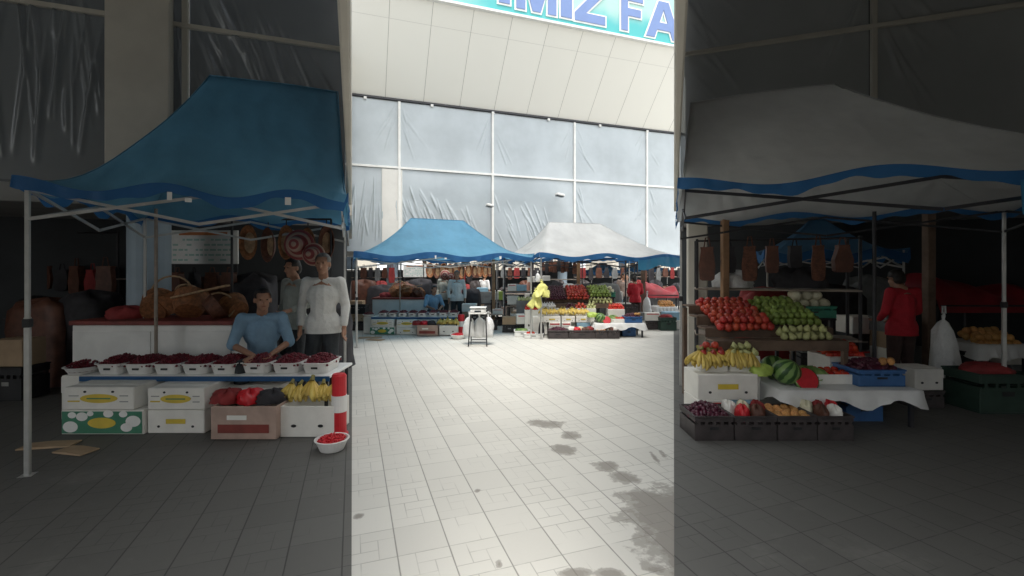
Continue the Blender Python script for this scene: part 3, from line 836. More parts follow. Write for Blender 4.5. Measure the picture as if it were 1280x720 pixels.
# ------------------------------------------------------------------ market pieces
def goods_rack(fr,x,y,w,h,label,seed,mats,group=None,shelves=3,name='market_rack',d=.5,density=1.0,boxes=True):
    """shelf frame; goods on it are laid as things by the caller, hanging strips belong to the frame"""
    t=thing(name,label,'rack',fr.w(x,y,0),fr.yaw,group)
    for sx in(-1,1):
        for sy in(-1,1): MB().box((sx*(w/2-.02),sy*(d/2-.02),h/2),(.035,.035,h),.004).build('upright',darksteel,t)
    for k in range(shelves):
        MB().box((0,0,.08+k*(h*.62)/max(1,shelves-1)),(w,d,.025),.004).build('shelf',plank,t)
    MB().cyl((-w/2,-d/2,h-.03),(w/2,-d/2,h-.03),.014,.014,8).build('rail',darksteel,t)
    return t
def folded_pile(fr,x,y,z,w,d,h,m,label,seed=0,cat='fabric pile',name='fabric_pile',group=None):
    rng=random.Random(seed); b=MB(); n=max(2,int(h/.05)); zz=0
    p=[rng.uniform(0,6) for _ in range(4)]
    def S(i,j):
        a=2*math.pi*i; r=1+.16*math.sin(3*a+p[0]+j*2)+.10*math.sin(8*a+p[1]+j*9)
        f=[1,1.02,.98,.85,.5,0][min(5,int(j*5.001))]; zz=[0,.3,.6,.85,.98,1][min(5,int(j*5.001))]
        if h>.9:
            q=min(5,int(j*5.001)); f=[1.05,1.0,1.03,.97,.86,0][q]; zz=[0,.35,.66,.90,.97,1][q]
            sq=1/max(abs(math.cos(a)),abs(math.sin(a)))**.7; r=sq*(1+.05*math.sin(3*a+p[0]+j*3)+.05*math.sin(8*a+p[1]+j*9))
            return (math.cos(a)*r*f*w/2,math.sin(a)*r*f*d/2,max(0,zz*h*(1+.05*math.sin(3*a+p[2])*j)))
        return (math.cos(a)*r*f*w/2,math.sin(a)*r*f*d/2,max(0,zz*h*(1+.15*math.sin(5*a+p[2]))))
    b.grid(S,28,5)
    o=b.build(name,m,None,fr.w(x,y,z),fr.yaw,smooth=True); return tag(o,label,cat,group)
def hanging_item(fr,x,y,z,w,h,m,label,group,seed=0,name='hanging_bag',cat='bag',straps=True):
    rng=random.Random(seed); t=thing(name,label,cat,fr.w(x,y,z),fr.yaw+rng.uniform(-.3,.3),group)
    k=rng.uniform(.6,1); w*=rng.uniform(.75,1.2); h*=rng.uniform(.7,1.15)
    pts=[(-w/2*k,-.0),(-w/2*.9*k,-h*.1),(-w/2,-h*.55),(-w*.44,-h*.95),(-w*.3,-h),(w*.3,-h),(w*.44,-h*.95),(w/2,-h*.55),(w/2*.9*k,-h*.1),(w/2*k,0)]
    MB().poly(pts,-.05,.05).build('body',m,t)
    if straps: MB().tube([(-w*.2,0,-.01),(-w*.1,0,h*.28),(w*.1,0,h*.28),(w*.2,0,-.01)],.009,6).build('strap',m,t)
    return t
def mound(fr,x,y,z,w,d,h,m,label,seed=0,name='heap_of_goods',cat='goods'):
    return folded_pile(fr,x,y,z,w,d,h,m,label,seed,cat,name)
def tree(x,y,h,r,label,seed,group):
    rng=random.Random(seed); t=thing('tree',label,'tree',(x,y,0),0,group)
    b=MB().tube([(0,0,0),(.08,0,h*.3),(0,.05,h*.55),(.1,0,h*.8)],[.20,.15,.11,.04],9)
    cl=[]
    for k in range(9):
        a=k*2.4; e=rng.uniform(.45,1); p0=Vector((0,0,h*rng.uniform(.35,.6))); p1=Vector((math.cos(a)*r*e*.8,math.sin(a)*r*e*.8,h*rng.uniform(.55,.95)))
        b.tube([p0,p0.lerp(p1,.5)+Vector((0,0,.2)),p1],[.07,.045,.015],6); cl.append(p1); cl.append(p0.lerp(p1,.65))
    b.build('trunk',bark,t)
    L=MB()
    for c in cl+[Vector((0,0,h*.9))]:
        R=r*rng.uniform(.28,.5)
        for _ in range(150):
            d=Vector((rng.gauss(0,1),rng.gauss(0,1),rng.gauss(0,.8))).normalized()*R*rng.uniform(.35,1)
            p=c+d; s=rng.uniform(.07,.15)
            u=Vector((rng.uniform(-1,1),rng.uniform(-1,1),rng.uniform(-.6,.6))).normalized(); w=u.cross(Vector((rng.uniform(-1,1),rng.uniform(-1,1),1))).normalized()
            L.add([p-u*s,p-w*s*.5,p+u*s,p+w*s*.5],[(0,1,2,3)])
    L.build('crown',leaf1,t); return t
# ================================================================== SETTING
sheetobj('ground',[(-150,-150),(200,-150),(200,250),(-150,250)],0,earth)
sheetobj('plaza_paving',[(-40,-12),(60,-12),(60,30),(-40,30)],.004,paving)
sheetobj('dimmed_left_floor',[(-14,-5),(-.004,-5),(-.004,7.2),(-.004,16.9),(-14,16.9)],.008,paving_dark)  # floor sheet darkened in colour to deepen the left side's shade
sheetobj('hall_floor',[(-.06,17.2),(30,17.2),(30,24.5),(-.06,24.5)],.010,concrete_dark)  # dark sheet painted in for shade under the hall
sheetobj('dimmed_right_floor',[G.w(.004,-5).xy,G.w(14,-5).xy,G.w(14,14).xy,G.w(.004,14).xy],.012,paving_dark)  # same darkened paving, right side's shade held in its colour

SHEET_AMP=[1]
def folds_fn(x0,x1,z0,z1,folds):
    def f(i,j):
        x=x0+(x1-x0)*i; z=z0+(z1-z0)*j; y=0
        for (ax,az,dx,dz,L,wd,am) in folds:
            px,pz=x-ax,z-az; a=px*dx+pz*dz; b=px*dz-pz*dx
            if 0<a<L:
                q=b/wd
                if abs(q)<3: y-=am*math.exp(-q*q)*math.sin(math.pi*min(1,a/L))**.6
        y+=.015*math.sin(1.3*x+.7*z)*math.sin(.9*z+x)
        return (x,y,z)
    return f
def sheet(parent,m,x0,x1,z0,z1,seed,n,kind='mix',res=(100,70),yo=0):
    rng=random.Random(seed); F=[]
    W=x1-x0; H=z1-z0
    for k in range(n):
        if kind=='vert':
            ax=x0+rng.random()*W; az=z1-rng.uniform(.1,.7)*H; ang=R_(-90+rng.uniform(-9,9)); L=rng.uniform(.35,.9)*(az-z0)
        elif kind=='diag':
            q=rng.random()**1.3; ax=x0+q*W*.75; az=z0+H*rng.uniform(.35,.85)*(1-q*.3); ang=R_(-66+rng.uniform(-9,7)); L=rng.uniform(.5,1.6)
        else:
            if rng.random()<.6: ax=x0+rng.uniform(.0,.06)*W; az=z1-rng.uniform(.02,.5)*H; ang=R_(-62+rng.uniform(-14,14))
            else: ax=x1-rng.uniform(0,.05)*W; az=z1-rng.uniform(.02,.3)*H; ang=R_(-115+rng.uniform(-10,10))
            L=rng.uniform(.5,1.4)
        F.append((ax,az,math.cos(ang),math.sin(ang),L,rng.uniform(.012,.03),rng.uniform(.010,.028)*(1.7 if kind in('vert','diag') else 1)))
    o=MB().grid(folds_fn(x0,x1,z0,z1,F),*res).build('plastic_sheet',m,parent,(0,yo,0),smooth=True)
    return o

# ---- the market hall straight ahead
hall=thing('market_hall','long pale market hall with plastic sheeted front under leaning cream cladding','building',(0,17,0))
MX=[1.61+3.54*k for k in range(-1,9)]
ZT,ZM,ZB=7.78,5.37,2.32
kinds=['vert','diag','diag','mix','mix','mix','mix','mix','mix']
for k in range(len(MX)-1):
    x0,x1=MX[k]+.045,MX[k+1]-.045
    n=(54,60,26,12,9,6,6,6,6)[k]
    sheet(hall,sheet_m,x0,x1,ZB,ZM-.04,k+1,n,kinds[k],(190,70))
    sheet(hall,sheet_m,x0,x1,ZM+.04,ZT,k+31,(8,11,4,5,3,3,3,3,3)[k],'mix',(170,50))
for x in MX: MB().box((x,-.02,(ZB+ZT)/2),(.085,.09,ZT-ZB),.008).build('mullion',white,hall)
MB().box(((MX[0]+MX[-1])/2,-.035,ZM),(MX[-1]-MX[0],.07,.075),.006).build('transom',white,hall)
MB().box(((MX[0]+MX[-1])/2,.16,4.0),(MX[-1]-MX[0],.05,.06),.006).build('inner_rail',white,hall)
for k in range(0,9):
    x=1.42+7.08*(k-1)/1.0
    if x<-3 or x>30: continue
    c=MB().cyl((x,.75,0),(x,.75,2.33),.205,.205,20).build('column',bluegrey,hall)
    MB().box((x,.75,5.3),(.78,.6,5.0),.02).build('upper_shaft',beige,c); (MB().box((x-.06,.0,3.82),(.72,.08,2.98),.012).build('facing',palecol,c) if x<2 else None)
MB().box((12,3.65,2.45),(32,7.2,.24),.01).build('deck',concrete,hall)
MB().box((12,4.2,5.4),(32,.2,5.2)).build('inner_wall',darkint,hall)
MB().box((12,-.03,7.83),(32,.10,.07)).build('soffit_trim',darksteel,hall)
for k in range(13):
    MB().box((MX[0]+k*2.36,-.06,7.76),(.10,.06,.09),.004).build('bracket',white,hall)
# leaning cladding: slab whose lower edge is above the sheeting and upper edge 2.2 m proud of it
L=math.hypot(2.2,2.5); lean=math.atan2(2.2,2.5)
cl=MB().box((0,.06,L/2),(40,.12,L),.004).build('cladding',fascia_m,hall,(12,-.03,7.87)); cl.rotation_euler=(lean,0,0)
MB().box((12,2.4,9.3),(32,4.6,2.6)).build('upper_storey',concrete,hall,(0,0,.0))
MB().box((12,.6,12.0),(40,5.6,2.6)).build('parapet',beige,hall,(0,.42,0))
# signboard on the edge of the cladding
SYP=14.70
sg=thing('shop_sign','long teal signboard with lavender block letters edged in white','sign',(0,SYP,10.36))
MB().box((12,.06,1.12),(36,.10,2.10)).build('panel',signpanel,sg)
MB().box((12,.02,.03),(36,.16,.085),.01).build('border',white,sg)
def offset_poly(P,d):
    out=[]; n=len(P)
    for i in range(n):
        a,b,c=Vector(P[i-1]),Vector(P[i]),Vector(P[(i+1)%n])
        u=(b-a).normalized(); v=(c-b).normalized()
        n1=Vector((u.y,-u.x)); n2=Vector((v.y,-v.x)); m=(n1+n2)
        if m.length<1e-3: m=n1
        m.normalize(); k=1/max(.45,m.dot(n1)); out.append(tuple(b+m*d*k))
    return out
GL={'I':([(0,0),(1,0),(1,1),(0,1)],None),
 'M':([(0,0),(.22,0),(.22,.62),(.40,0),(.60,0),(.78,.62),(.78,0),(1,0),(1,1),(.70,1),(.50,.33),(.30,1),(0,1)],None),
 'Z':([(0,0),(1,0),(1,.22),(.36,.22),(1,.80),(1,1),(.03,1),(.03,.78),(.62,.78),(0,.20)],None),
 'F':([(0,0),(.30,0),(.30,.40),(.90,.40),(.90,.60),(.30,.60),(.30,.80),(1,.80),(1,1),(0,1)],None),
 'A':([(0,0),(.24,0),(.31,.22),(.69,.22),(.76,0),(1,0),(.64,1),(.36,1)],[(.38,.42),(.50,.78),(.62,.42)])}
def letter(ch,pxl,pxr,ybase):
    xl,_=A.at(pxl,20,SYP); xr,_=A.at(pxr,20,SYP); xb,zb=A.at((pxl+pxr)/2,ybase,SYP)
    h=1.42; P,hole=GL[ch]
    sc=lambda Q:[(xl+p[0]*(xr-xl),zb-10.36+p[1]*h) for p in Q]
    P=sc(P)
    def make(nm,m,par,off,y0,y1):
        Q=offset_poly(P,off) if off else P
        if hole:
            H=offset_poly(sc(hole),off) if off else sc(hole)
            # two halves so the hole needs no slit
            b=MB()
            top=max(Q,key=lambda p:p[1]); 
            def half(s):
                lo=[Q[0],Q[1],Q[2]] if s<0 else [Q[3],Q[4],Q[5]]
                xm=(Q[2][0]+Q[3][0])/2; zt=Q[6][1]; zl=Q[2][1]
                if s<0: return [Q[0],Q[1],Q[2],(xm,zl),(xm,H[0][1]),H[0],H[1],(H[1][0],zt),Q[7]]
                return [(xm,zl),Q[3],Q[4],Q[5],Q[6],(H[1][0],zt),H[1],H[2],(xm,H[0][1])]
            b.poly(half(-1),y0,y1); b.poly(half(1),y0,y1)
            return b.build(nm,m,par)
        return MB().poly(Q,y0,y1).build(nm,m,par)
    l=make('letter',letterm,sg,0,-.05,-.018)
    make('outline',white,l,.06,-.022,.012)
for ch,a,b,yb in (('I',623,637,4.6),('M',645,695,15.5),('I',700.5,714.5,22.5),('Z',718,756,29),('F',776,803,40),('A',807,850,49)):
    letter(ch,a,b,yb)
# lamps on arms in front of the sheeting
def floodlight(px,py,label,s=1.0):
    x,z=A.at(px,py,16.2); t=thing('floodlight',label,'lamp',(x,16.2,z))
    MB().box((0,0,0),(.34*s,.22,.09),.03,M=Matrix.Rotation(.15,3,'Y')).build('housing',lampw,t)
    MB().box((-.02,-.0,-.06),(.30*s,.19,.035),.01,M=Matrix.Rotation(.15,3,'Y')).build('lens',glassd,t)
    MB().tube([(.1*s,0,-.02),(.22*s,.1,-.03),(.30*s,.35,.06),(.30*s,.76,.12)],.022,8).build('arm',darksteel,t)
floodlight(700,243.5,'large lamp on a curved arm between two white mullions of the hall')
floodlight(612,256.5,'small lamp on the white mullion above the blue canopy',.75)

# ---- added wing on the left, unseen roof and walls shade its stall
wing=thing('added_side_wing','dark added side wing with grey plastic sheeting, pale pillars and an unseen shading roof','building',(0,7.2,0))
WX=[-9.6,-7.0,-4.55,-2.1,-.05]
for k in range(4):
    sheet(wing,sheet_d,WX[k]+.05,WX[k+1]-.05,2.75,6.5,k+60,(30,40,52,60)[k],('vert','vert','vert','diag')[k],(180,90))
for x in WX: MB().box((x,-.02,4.6),(.07,.08,3.8),.008).build('mullion',beige,wing)
MB().box((-4.9,-.04,4.9),(9.5,.06,.06),.006).build('transom',beige,wing)
px0,_=A.at(136,100,7.1); px1,_=A.at(216,100,7.1)
MB().box(((px0+px1)/2,-.14,4.6),(px1-px0,.16,3.7),.015).build('pillar',beige,wing)
MB().cyl(((px0+px1)/2-.02,.2,0),((px0+px1)/2-.02,.2,2.5),.24,.24,24).build('column',bluegrey,wing)
MB().box((-7.9,.2,1.25),(.5,.4,2.5),.02).build('column',beige,wing)
MB().box((-4.9,4.9,2.62),(9.6,9.6,.24),.01).build('deck',concrete,wing)
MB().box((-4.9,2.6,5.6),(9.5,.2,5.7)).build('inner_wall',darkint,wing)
MB().box((-4.9,2.3,1.25),(9.6,.15,2.5)).build('added_rear_wall',darkint,wing)
MB().box((-.06,6.05,5.7),(.1,7.2,5.9)).build('flank_wall',beige,wing)
MB().box((-9.9,3.0,4.3),(.2,14.5,8.6)).build('flank_wall',beige,wing)
MB().box((-5.0,4.6,8.75),(9.7,9.4,.25)).build('roof',concrete,wing)
MB().box((-5.0,-3.1,6.75),(9.75,6.6,.25),.01).build('shading_roof',concrete,wing)  # out of view, added to keep daylight off the left stall
MB().box((-5.0,-6.25,4.46),(9.7,.2,4.33),.01).build('shading_front_screen',beige,wing)  # unseen screen added overhead, blocks light from behind the camera
MB().box((-.03,-3.0,4.63),(.045,6.1,4.0),.01).build('shading_side_screen',beige,wing)  # edge-on screen added to block sky from the open side
# ---- added pavilion on the right, with unseen parts that block light
pav=thing('added_pavilion','dark open added pavilion with grey plastic sheeting above and an unseen shading roof','building',(0,0,0),G.yaw)
PX=[.05,2.6,5.0,7.4,9.8]
for k in range(4):
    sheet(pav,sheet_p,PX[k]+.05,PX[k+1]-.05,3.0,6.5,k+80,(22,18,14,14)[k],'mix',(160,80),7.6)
for x in PX: MB().box((x,7.58,4.75),(.07,.08,3.5),.008).build('mullion',beige,pav)
MB().box((4.97,7.56,5.0),(9.6,.06,.06),.006).build('transom',beige,pav)
MB().box((5.0,10.0,2.85),(9.6,5.0,.22),.01).build('deck',concrete,pav)
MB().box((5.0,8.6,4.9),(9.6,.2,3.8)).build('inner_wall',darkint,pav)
MB().box((5.0,12.4,1.37),(9.6,.2,2.72)).build('added_rear_wall',darkint,pav)
for x in (.35,4.9,9.6): MB().box((x,7.75,1.37),(.3,.3,2.73),.02).build('column',beige,pav)
MB().box((9.95,5.5,3.4),(.15,13.5,6.6)).build('flank_wall',beige,pav)
MB().box((.06,9.9,4.8),(.10,2.4,3.6)).build('flank_wall',beige,pav)
MB().box((5.0,6.9,6.85),(9.8,11.8,.25),.01).build('roof',concrete,pav)  # unseen roof added to shade the right stall
MB().box((5.0,1.2,4.62),(9.7,.2,4.2),.01).build('shading_front_screen',beige,pav)  # added overhead screen out of view, cuts light coming from behind
MB().box((.03,4.4,4.7),(.045,6.1,4.05),.01).build('shading_side_screen',beige,pav)  # edge-on light blocker added along the pavilion's open side

pt=thing('added_dark_backdrop','long low dark wall added as a backdrop behind the hall market','wall',(12,24.4,0))  # added low wall, keeps the background behind the stalls dark
MB().box((0,0,.8),(30,.12,1.6),.01).build('panel',darkint,pt)
MB().box((0,0,1.64),(30,.2,.08),.01).build('coping',concrete,pt)
MB().box((-5.0,-10.3,1.7),(9.7,.25,3.4),.01).build('added_rear_wall',darkint,wing)  # added behind the camera, blocks low sky for the left stall
MB().box((6.0,-2.5,1.7),(8.1,.25,3.4),.01).build('added_rear_wall',darkint,pav)  # unseen light blocker added behind the camera for the right stall
# ---- beyond the hall: trees, houses
for i,(x,y,h,r,lb) in enumerate(((13,33,5.5,2.2,'leafy green tree seen between the two canopies, beyond the hall'),(21,31,5.0,2.0,'green tree seen under the white canopy right of the wooden post'),
        (30,33,6.0,2.3,'green tree behind the dark red tarpaulin stall'),(5,34,6.0,2.2,'green tree seen under the blue canopy beyond the notice board'))):
    tree(x,y,h,r,lb,i+5,'trees beyond the hall')
def house(x,y,w,d,h,label,m):
    t=thing('house',label,'house',(x,y,0))
    MB().box((0,0,h/2),(w,d,h),.02).build('wall',m,t)
    MB().poly([(-w/2-.3,h),(w/2+.3,h),(w/2-.6,h+1.4),(-w/2+.6,h+1.4)],-d/2-.3,d/2+.3).build('roof',rooftile,t)
    for k in range(int(w/2.2)):
        f=MB().box((-w/2+1.1+k*2.2,-d/2-.01,h*.55),(1.0,.06,1.3),.01).build('window',white,t)
        MB().box((-w/2+1.1+k*2.2,-d/2-.045,h*.55),(.84,.02,1.14)).build('pane',glassd,f)
house(-4,44,12,6,4.2,'cream house with a rust red roof, left beyond the hall',cream_wall)
house(14,46,14,6,4.6,'long cream house with many windows beyond the leafy trees',cream_wall)
house(33,45,14,6,4.4,'cream house on the far right behind the red tarpaulin stall',cream_wall)
# ================================================================== BLUE CANOPY STALLS
def scale_stand(fr,x,y,label,bl):
    t=thing('folding_scale_stand',label,'scale',fr.w(x,y,0),fr.yaw)
    for s in(-1,1):
        MB().tube([(s*.20,-.17,.01),(s*.165,.03,.70)],.013,8).build('leg',darksteel,t)
        MB().tube([(s*.175,.22,.01),(s*.15,-.02,.70)],.013,8).build('leg',darksteel,t)
    MB().cyl((-.19,-.145,.10),(.19,-.145,.10),.011,.011,8).build('crossbar',darksteel,t); MB().cyl((-.17,.20,.10),(.17,.20,.10),.011,.011,8).build('crossbar',darksteel,t)
    MB().box((0,0,.715),(.38,.30,.025),.006).build('support_tray',white,t)
    b=MB().box((0,0,.765),(.34,.28,.075),.015).build('scale_body',white,t)
    MB().box((0,-.142,.765),(.14,.004,.035)).build('display',glassd,b)
    MB().box((0,0,.815),(.10,.10,.03)).build('pan_support',darksteel,b)
    MB().box((0,0,.84),(.36,.30,.022),.009).build('weighing_pan',white,t)
    blob_sheet('plastic_bag',bag_w,fr,x-.21,y+.10,.18,.24,.46,.20,bl[0],'bag',3)
    blob_sheet('plastic_bag',bag_w,fr,x+.22,y+.08,.16,.24,.48,.20,bl[1],'bag',5)
    blob_sheet('plastic_bag',bag_w,fr,x+.01,y+.14,.14,.28,.48,.16,'white plastic bag hanging between the legs of the weighing stand','bag',7)
    return t
def bollard(fr,x,y,h,r,label):
    t=thing('banded_bollard',label,'bollard',fr.w(x,y,0),fr.yaw)
    MB().lathe([(r*1.25,0),(r*1.25,.03),(r,.04),(r,h*.40)],20).build('lower_band',redp,t)
    MB().lathe([(r*1.06,h*.40),(r*1.06,h*.66)],20).build('middle_band',white,t)
    MB().lathe([(r,h*.66),(r*1.0,h*.97),(r*.85,h),(0,h)],20).build('upper_band',redp,t)
def notice_board(fr,x,y,w,h,zc,label):
    t=thing('notice_board',label,'sign',fr.w(x,y,0),fr.yaw)
    p=MB().box((0,0,zc),(w,.03,h),.006).build('panel',white,t)
    MB().box((0,-.018,zc+h*.40),(w*.70,.006,h*.09)).build('header',signhead,p)
    rng=random.Random(4); m=MB()
    for r in range(5):
        xx=-w*.44
        while xx<w*.40:
            L=rng.uniform(.03,.09)*w
            if rng.random()>.18: m.box((xx+L/2,-.017,zc+h*(.22-r*.15)),(L,.004,h*.055))
            xx+=L+.022*w
    m.build('printed_rows',signgreen,p)
    for s in(-1,1): MB().cyl((s*w*.46,.03,0),(s*w*.46,.03,zc+h/2),.016,.016,8).build('post',darksteel,t)
def hanging_rail(fr,x,y,w,h,label):
    t=thing('hanging_rail',label,'rail',fr.w(x,y,0),fr.yaw)
    MB().cyl((-w/2,0,h),(w/2,0,h),.014,.014,8).build('bar',darksteel,t)
    for s in(-1,1): MB().cyl((s*w/2,0,0),(s*w/2,0,h),.016,.016,8).build('post',darksteel,t)
def counter(fr,x,y,w,d,h,label):
    t=thing('white_counter',label,'counter',fr.w(x,y,0),fr.yaw)
    MB().box((0,0,(h-.04)/2),(w,d,h-.04),.01).build('cabinet',white,t)
    MB().box((0,-.01,h-.015),(w+.03,d+.04,.05),.006).build('worktop',redrim,t)
    for s in(-1,1): MB().box((s*w*.25,-d/2-.004,h*.47),(w*.485,.012,h*.84),.004).build('front_panel',white,t)
def sack_chair(fr,x,y,label,s=1):
    t=thing('garden_chair',label,'chair',fr.w(x,y,0),fr.yaw+.5); t.scale=(s,s,s)
    MB().box((0,0,.42),(.42,.42,.03),.01).build('seat',cartonb,t)
    MB().box((0,.2,.72),(.42,.03,.45),.01,M=Matrix.Rotation(-.15,3,'X')).build('backrest',cartonb,t)
    for a in(-1,1):
        for b in(-1,1): MB().cyl((a*.19,b*.19,0),(a*.17,b*.17,.41),.014,.014,8).build('leg',darksteel,t)

def blue_stall(S,where,near):
    """S: dict of picture readings for the far or the near stall; C is the counter frame"""
    fr=C; k=S['k']
    d0=S['d']                     # counter front depth
    def X(px,d): return fr.at(px,0,d)[0]
    def Z(py,d): return fr.at(640,py,d)[1]
    def wdt(a,b,d): return (b-a)/FOC*d
    xl,xr=X(S['tab'][0],d0),X(S['tab'][1],d0); h=S['tabh']
    table(fr,(xl+xr)/2,d0+.30*k,xr-xl,.60*k,h,'low market table carrying tubs of berries in '+where,white)
    MB_edge=MB().box((0,0,0),(xr-xl+.004,.008,.045*k)).build('table_skirt',val_blue,None,fr.w((xl+xr)/2,d0-.006,h-.028*k),fr.yaw)
    tag(MB_edge,'narrow blue cloth strip edging the berry table in '+where,'cloth')
    # tubs of berries
    for n,(a,b,nn,dy,lb) in enumerate(S['tubs']):
        for i in range(nn):
            q0=a+(b-a)*i/nn; q1=a+(b-a)*(i+1)/nn; dd=d0+dy
            x=(X(q0,dd)+X(q1,dd))/2; w=wdt(q0,q1,dd)*.955
            tray(fr,x,dd+.2*k,h+.001,w/1.05,.36*k,.10*k,'white tub of dark berries '+lb+' '+where,group='berry tubs on the table of '+where)
            berries(fr,x,dd+.2*k,h+.072*k,w*.90,.33*k,.085*k,'dark red berries filling a white tub '+lb+' '+where,seed=n*9+i,r=.011*k,n=230)
    # cartons below the table
    for (a,b,yt,yb,dd,style,body,lb,ot) in S['cartons']:
        w=wdt(a,b,dd); z0=max(.013,Z(yb,dd)); z1=Z(yt,dd)
        carton(fr,(X(a,dd)+X(b,dd))/2,dd+.18*k,z0,w-.008,.36*k,z1-z0,lb+' '+where,body,style,open_top=ot)
    # bananas and packets in front
    a,b,py,dd=S['ban']; xs=[X(a,dd)+(X(b,dd)-X(a,dd))*(i+.5)/5 for i in range(5)]
    bananas(fr,xs,dd+.12*k,Z(py,dd),'yellow banana bunch standing in the white carton of '+where,'bananas in the white carton of '+where,k*1.05,3)
    a,b,py,dd=S['pack']
    for i,m in enumerate((bag_red,redp,bag_dark)):
        x=X(a+(b-a)*(i+.5)/3,dd)
        folded_pile(fr,x,dd+.15*k,Z(py,dd)-.01,wdt(a,b,dd)/3*1.05,.24*k,.10*k,m,('crumpled dark red','bright red shiny','black')[i]+' packet of goods lying on the pinkish crate of '+where,i+5,'packet','goods_packet')
    # white counter with baskets
    a,b,yt,dd=S['counter']; ch=Z(yt,dd)
    counter(fr,(X(a,dd)+X(b,dd))/2,dd+.3*k,wdt(a,b,dd),.6*k,ch,'white counter block with a red brown top, in '+where)
    for i,(px,dy,r,hh,rot,m,lb) in enumerate(((0.40,.22,.17,.22,(-1.1,.2,.4),wicker,'brown basket tipped over at the left of the pile'),(0.62,.25,.18,.20,(-.6,.5,1.),wicker,'brown basket leaning in the middle of the pile'),
            (0.50,.42,.20,.22,(.1,-.4,.2),wicker,'brown wicker basket standing at the back of the pile'),(0.78,.18,.15,.12,(-.5,.9,.1),wickerdark,'dark wicker basket lying at the right of the pile'),(0.92,.34,.15,.16,(-1.2,-.3,.9),wicker,'small brown basket rolled against the counter end'))):
        x=X(a+(b-a)*px,dd); round_basket(fr,x,dd+dy*k,ch+.06*k+(.05 if rot[0]>.9 else .02)*k,r*k,hh*k,lb+' of '+where,'baskets piled on the counter of '+where,rot,m)
    pt=thing('pale_board','pale wooden board lying across the basket pile of '+where,'board',fr.w(X(a+(b-a)*.72,dd),dd+.2*k,ch+.30*k),fr.yaw)
    MB().box((0,0,0),(.6*k,.09*k,.02*k),.004,M=Matrix.Rotation(-.22,3,'Y')).build('plank',wickerpale,pt)
    folded_pile(fr,X(a+(b-a)*.20,dd),dd+.3*k,ch+.01,.34*k,.3*k,.12*k,bag_red,'crumpled red brown cloth at the left end of the counter of '+where,8,'cloth','cloth_pile')
    # people
    px,dd,sc,lb=S['sit']; person('sit',fr.w(X(px,dd),dd,.03*k),fr.yaw+.45,lb,shirt_b,trous_d,hair_d,'short',sc,turn=.15)
    stool(fr,X(px,dd)+.0,dd+.02,.41*sc,'low dark stool under the seated man in '+where)
    px,dd,sc,lb=S['man']; person('stand',fr.w(X(px,dd),dd,.01),fr.yaw+.1,lb,shirt_g,trous_d,hair_g,'long',sc)
    if S.get('man2'):
        px,dd,sc,lb=S['man2']; person('carry',fr.w(X(px,dd),dd,.01),fr.yaw-.5,lb,shirt_s,trous_d,hair_d,'long',sc)
    # hats and oval baskets hanging behind
    for i,(px,py,r,dd,lb) in enumerate(S['hats']): ring_hat(fr,X(px,dd),dd,Z(py,dd),r,lb,'ringed straw hats in '+where)
    for (pxs,py,rx,rz,dd,lb,railh) in S['ovals']:
        a,b=X(pxs[0],dd),X(pxs[-1],dd)
        hanging_rail(fr,(a+b)/2-.08*k,dd+.03,b-a+.25*k,Z(py,dd)+rz*1.32,'thin dark rail of hanging baskets '+lb+' '+where)
        for i,px in enumerate(pxs): oval_basket(fr,X(px,dd),dd,Z(py,dd)-(.03*k if i%2 else 0),rx*(1.1 if i%3==0 else 1),rz,'oval brown hanging basket '+lb+' '+where,'oval baskets hanging, '+lb+' '+where,[.25,-.2,.5,-.1][i%4],[wicker,wickerdark,wicker][i%3])
    a,b,y0,y1,dd=S['board']; notice_board(fr,(X(a,dd)+X(b,dd))/2,dd,wdt(a,b,dd),Z(y0,dd)-Z(y1,dd),(Z(y0,dd)+Z(y1,dd))/2,'white notice board with pale green rows and an orange heading in '+where)
    px,dd,hh=S['pole']; post(fr,X(px,dd),dd,hh,.016*k,'thin bare pole standing in front of the white counter in '+where,plank,'pole','tent_pole',False)

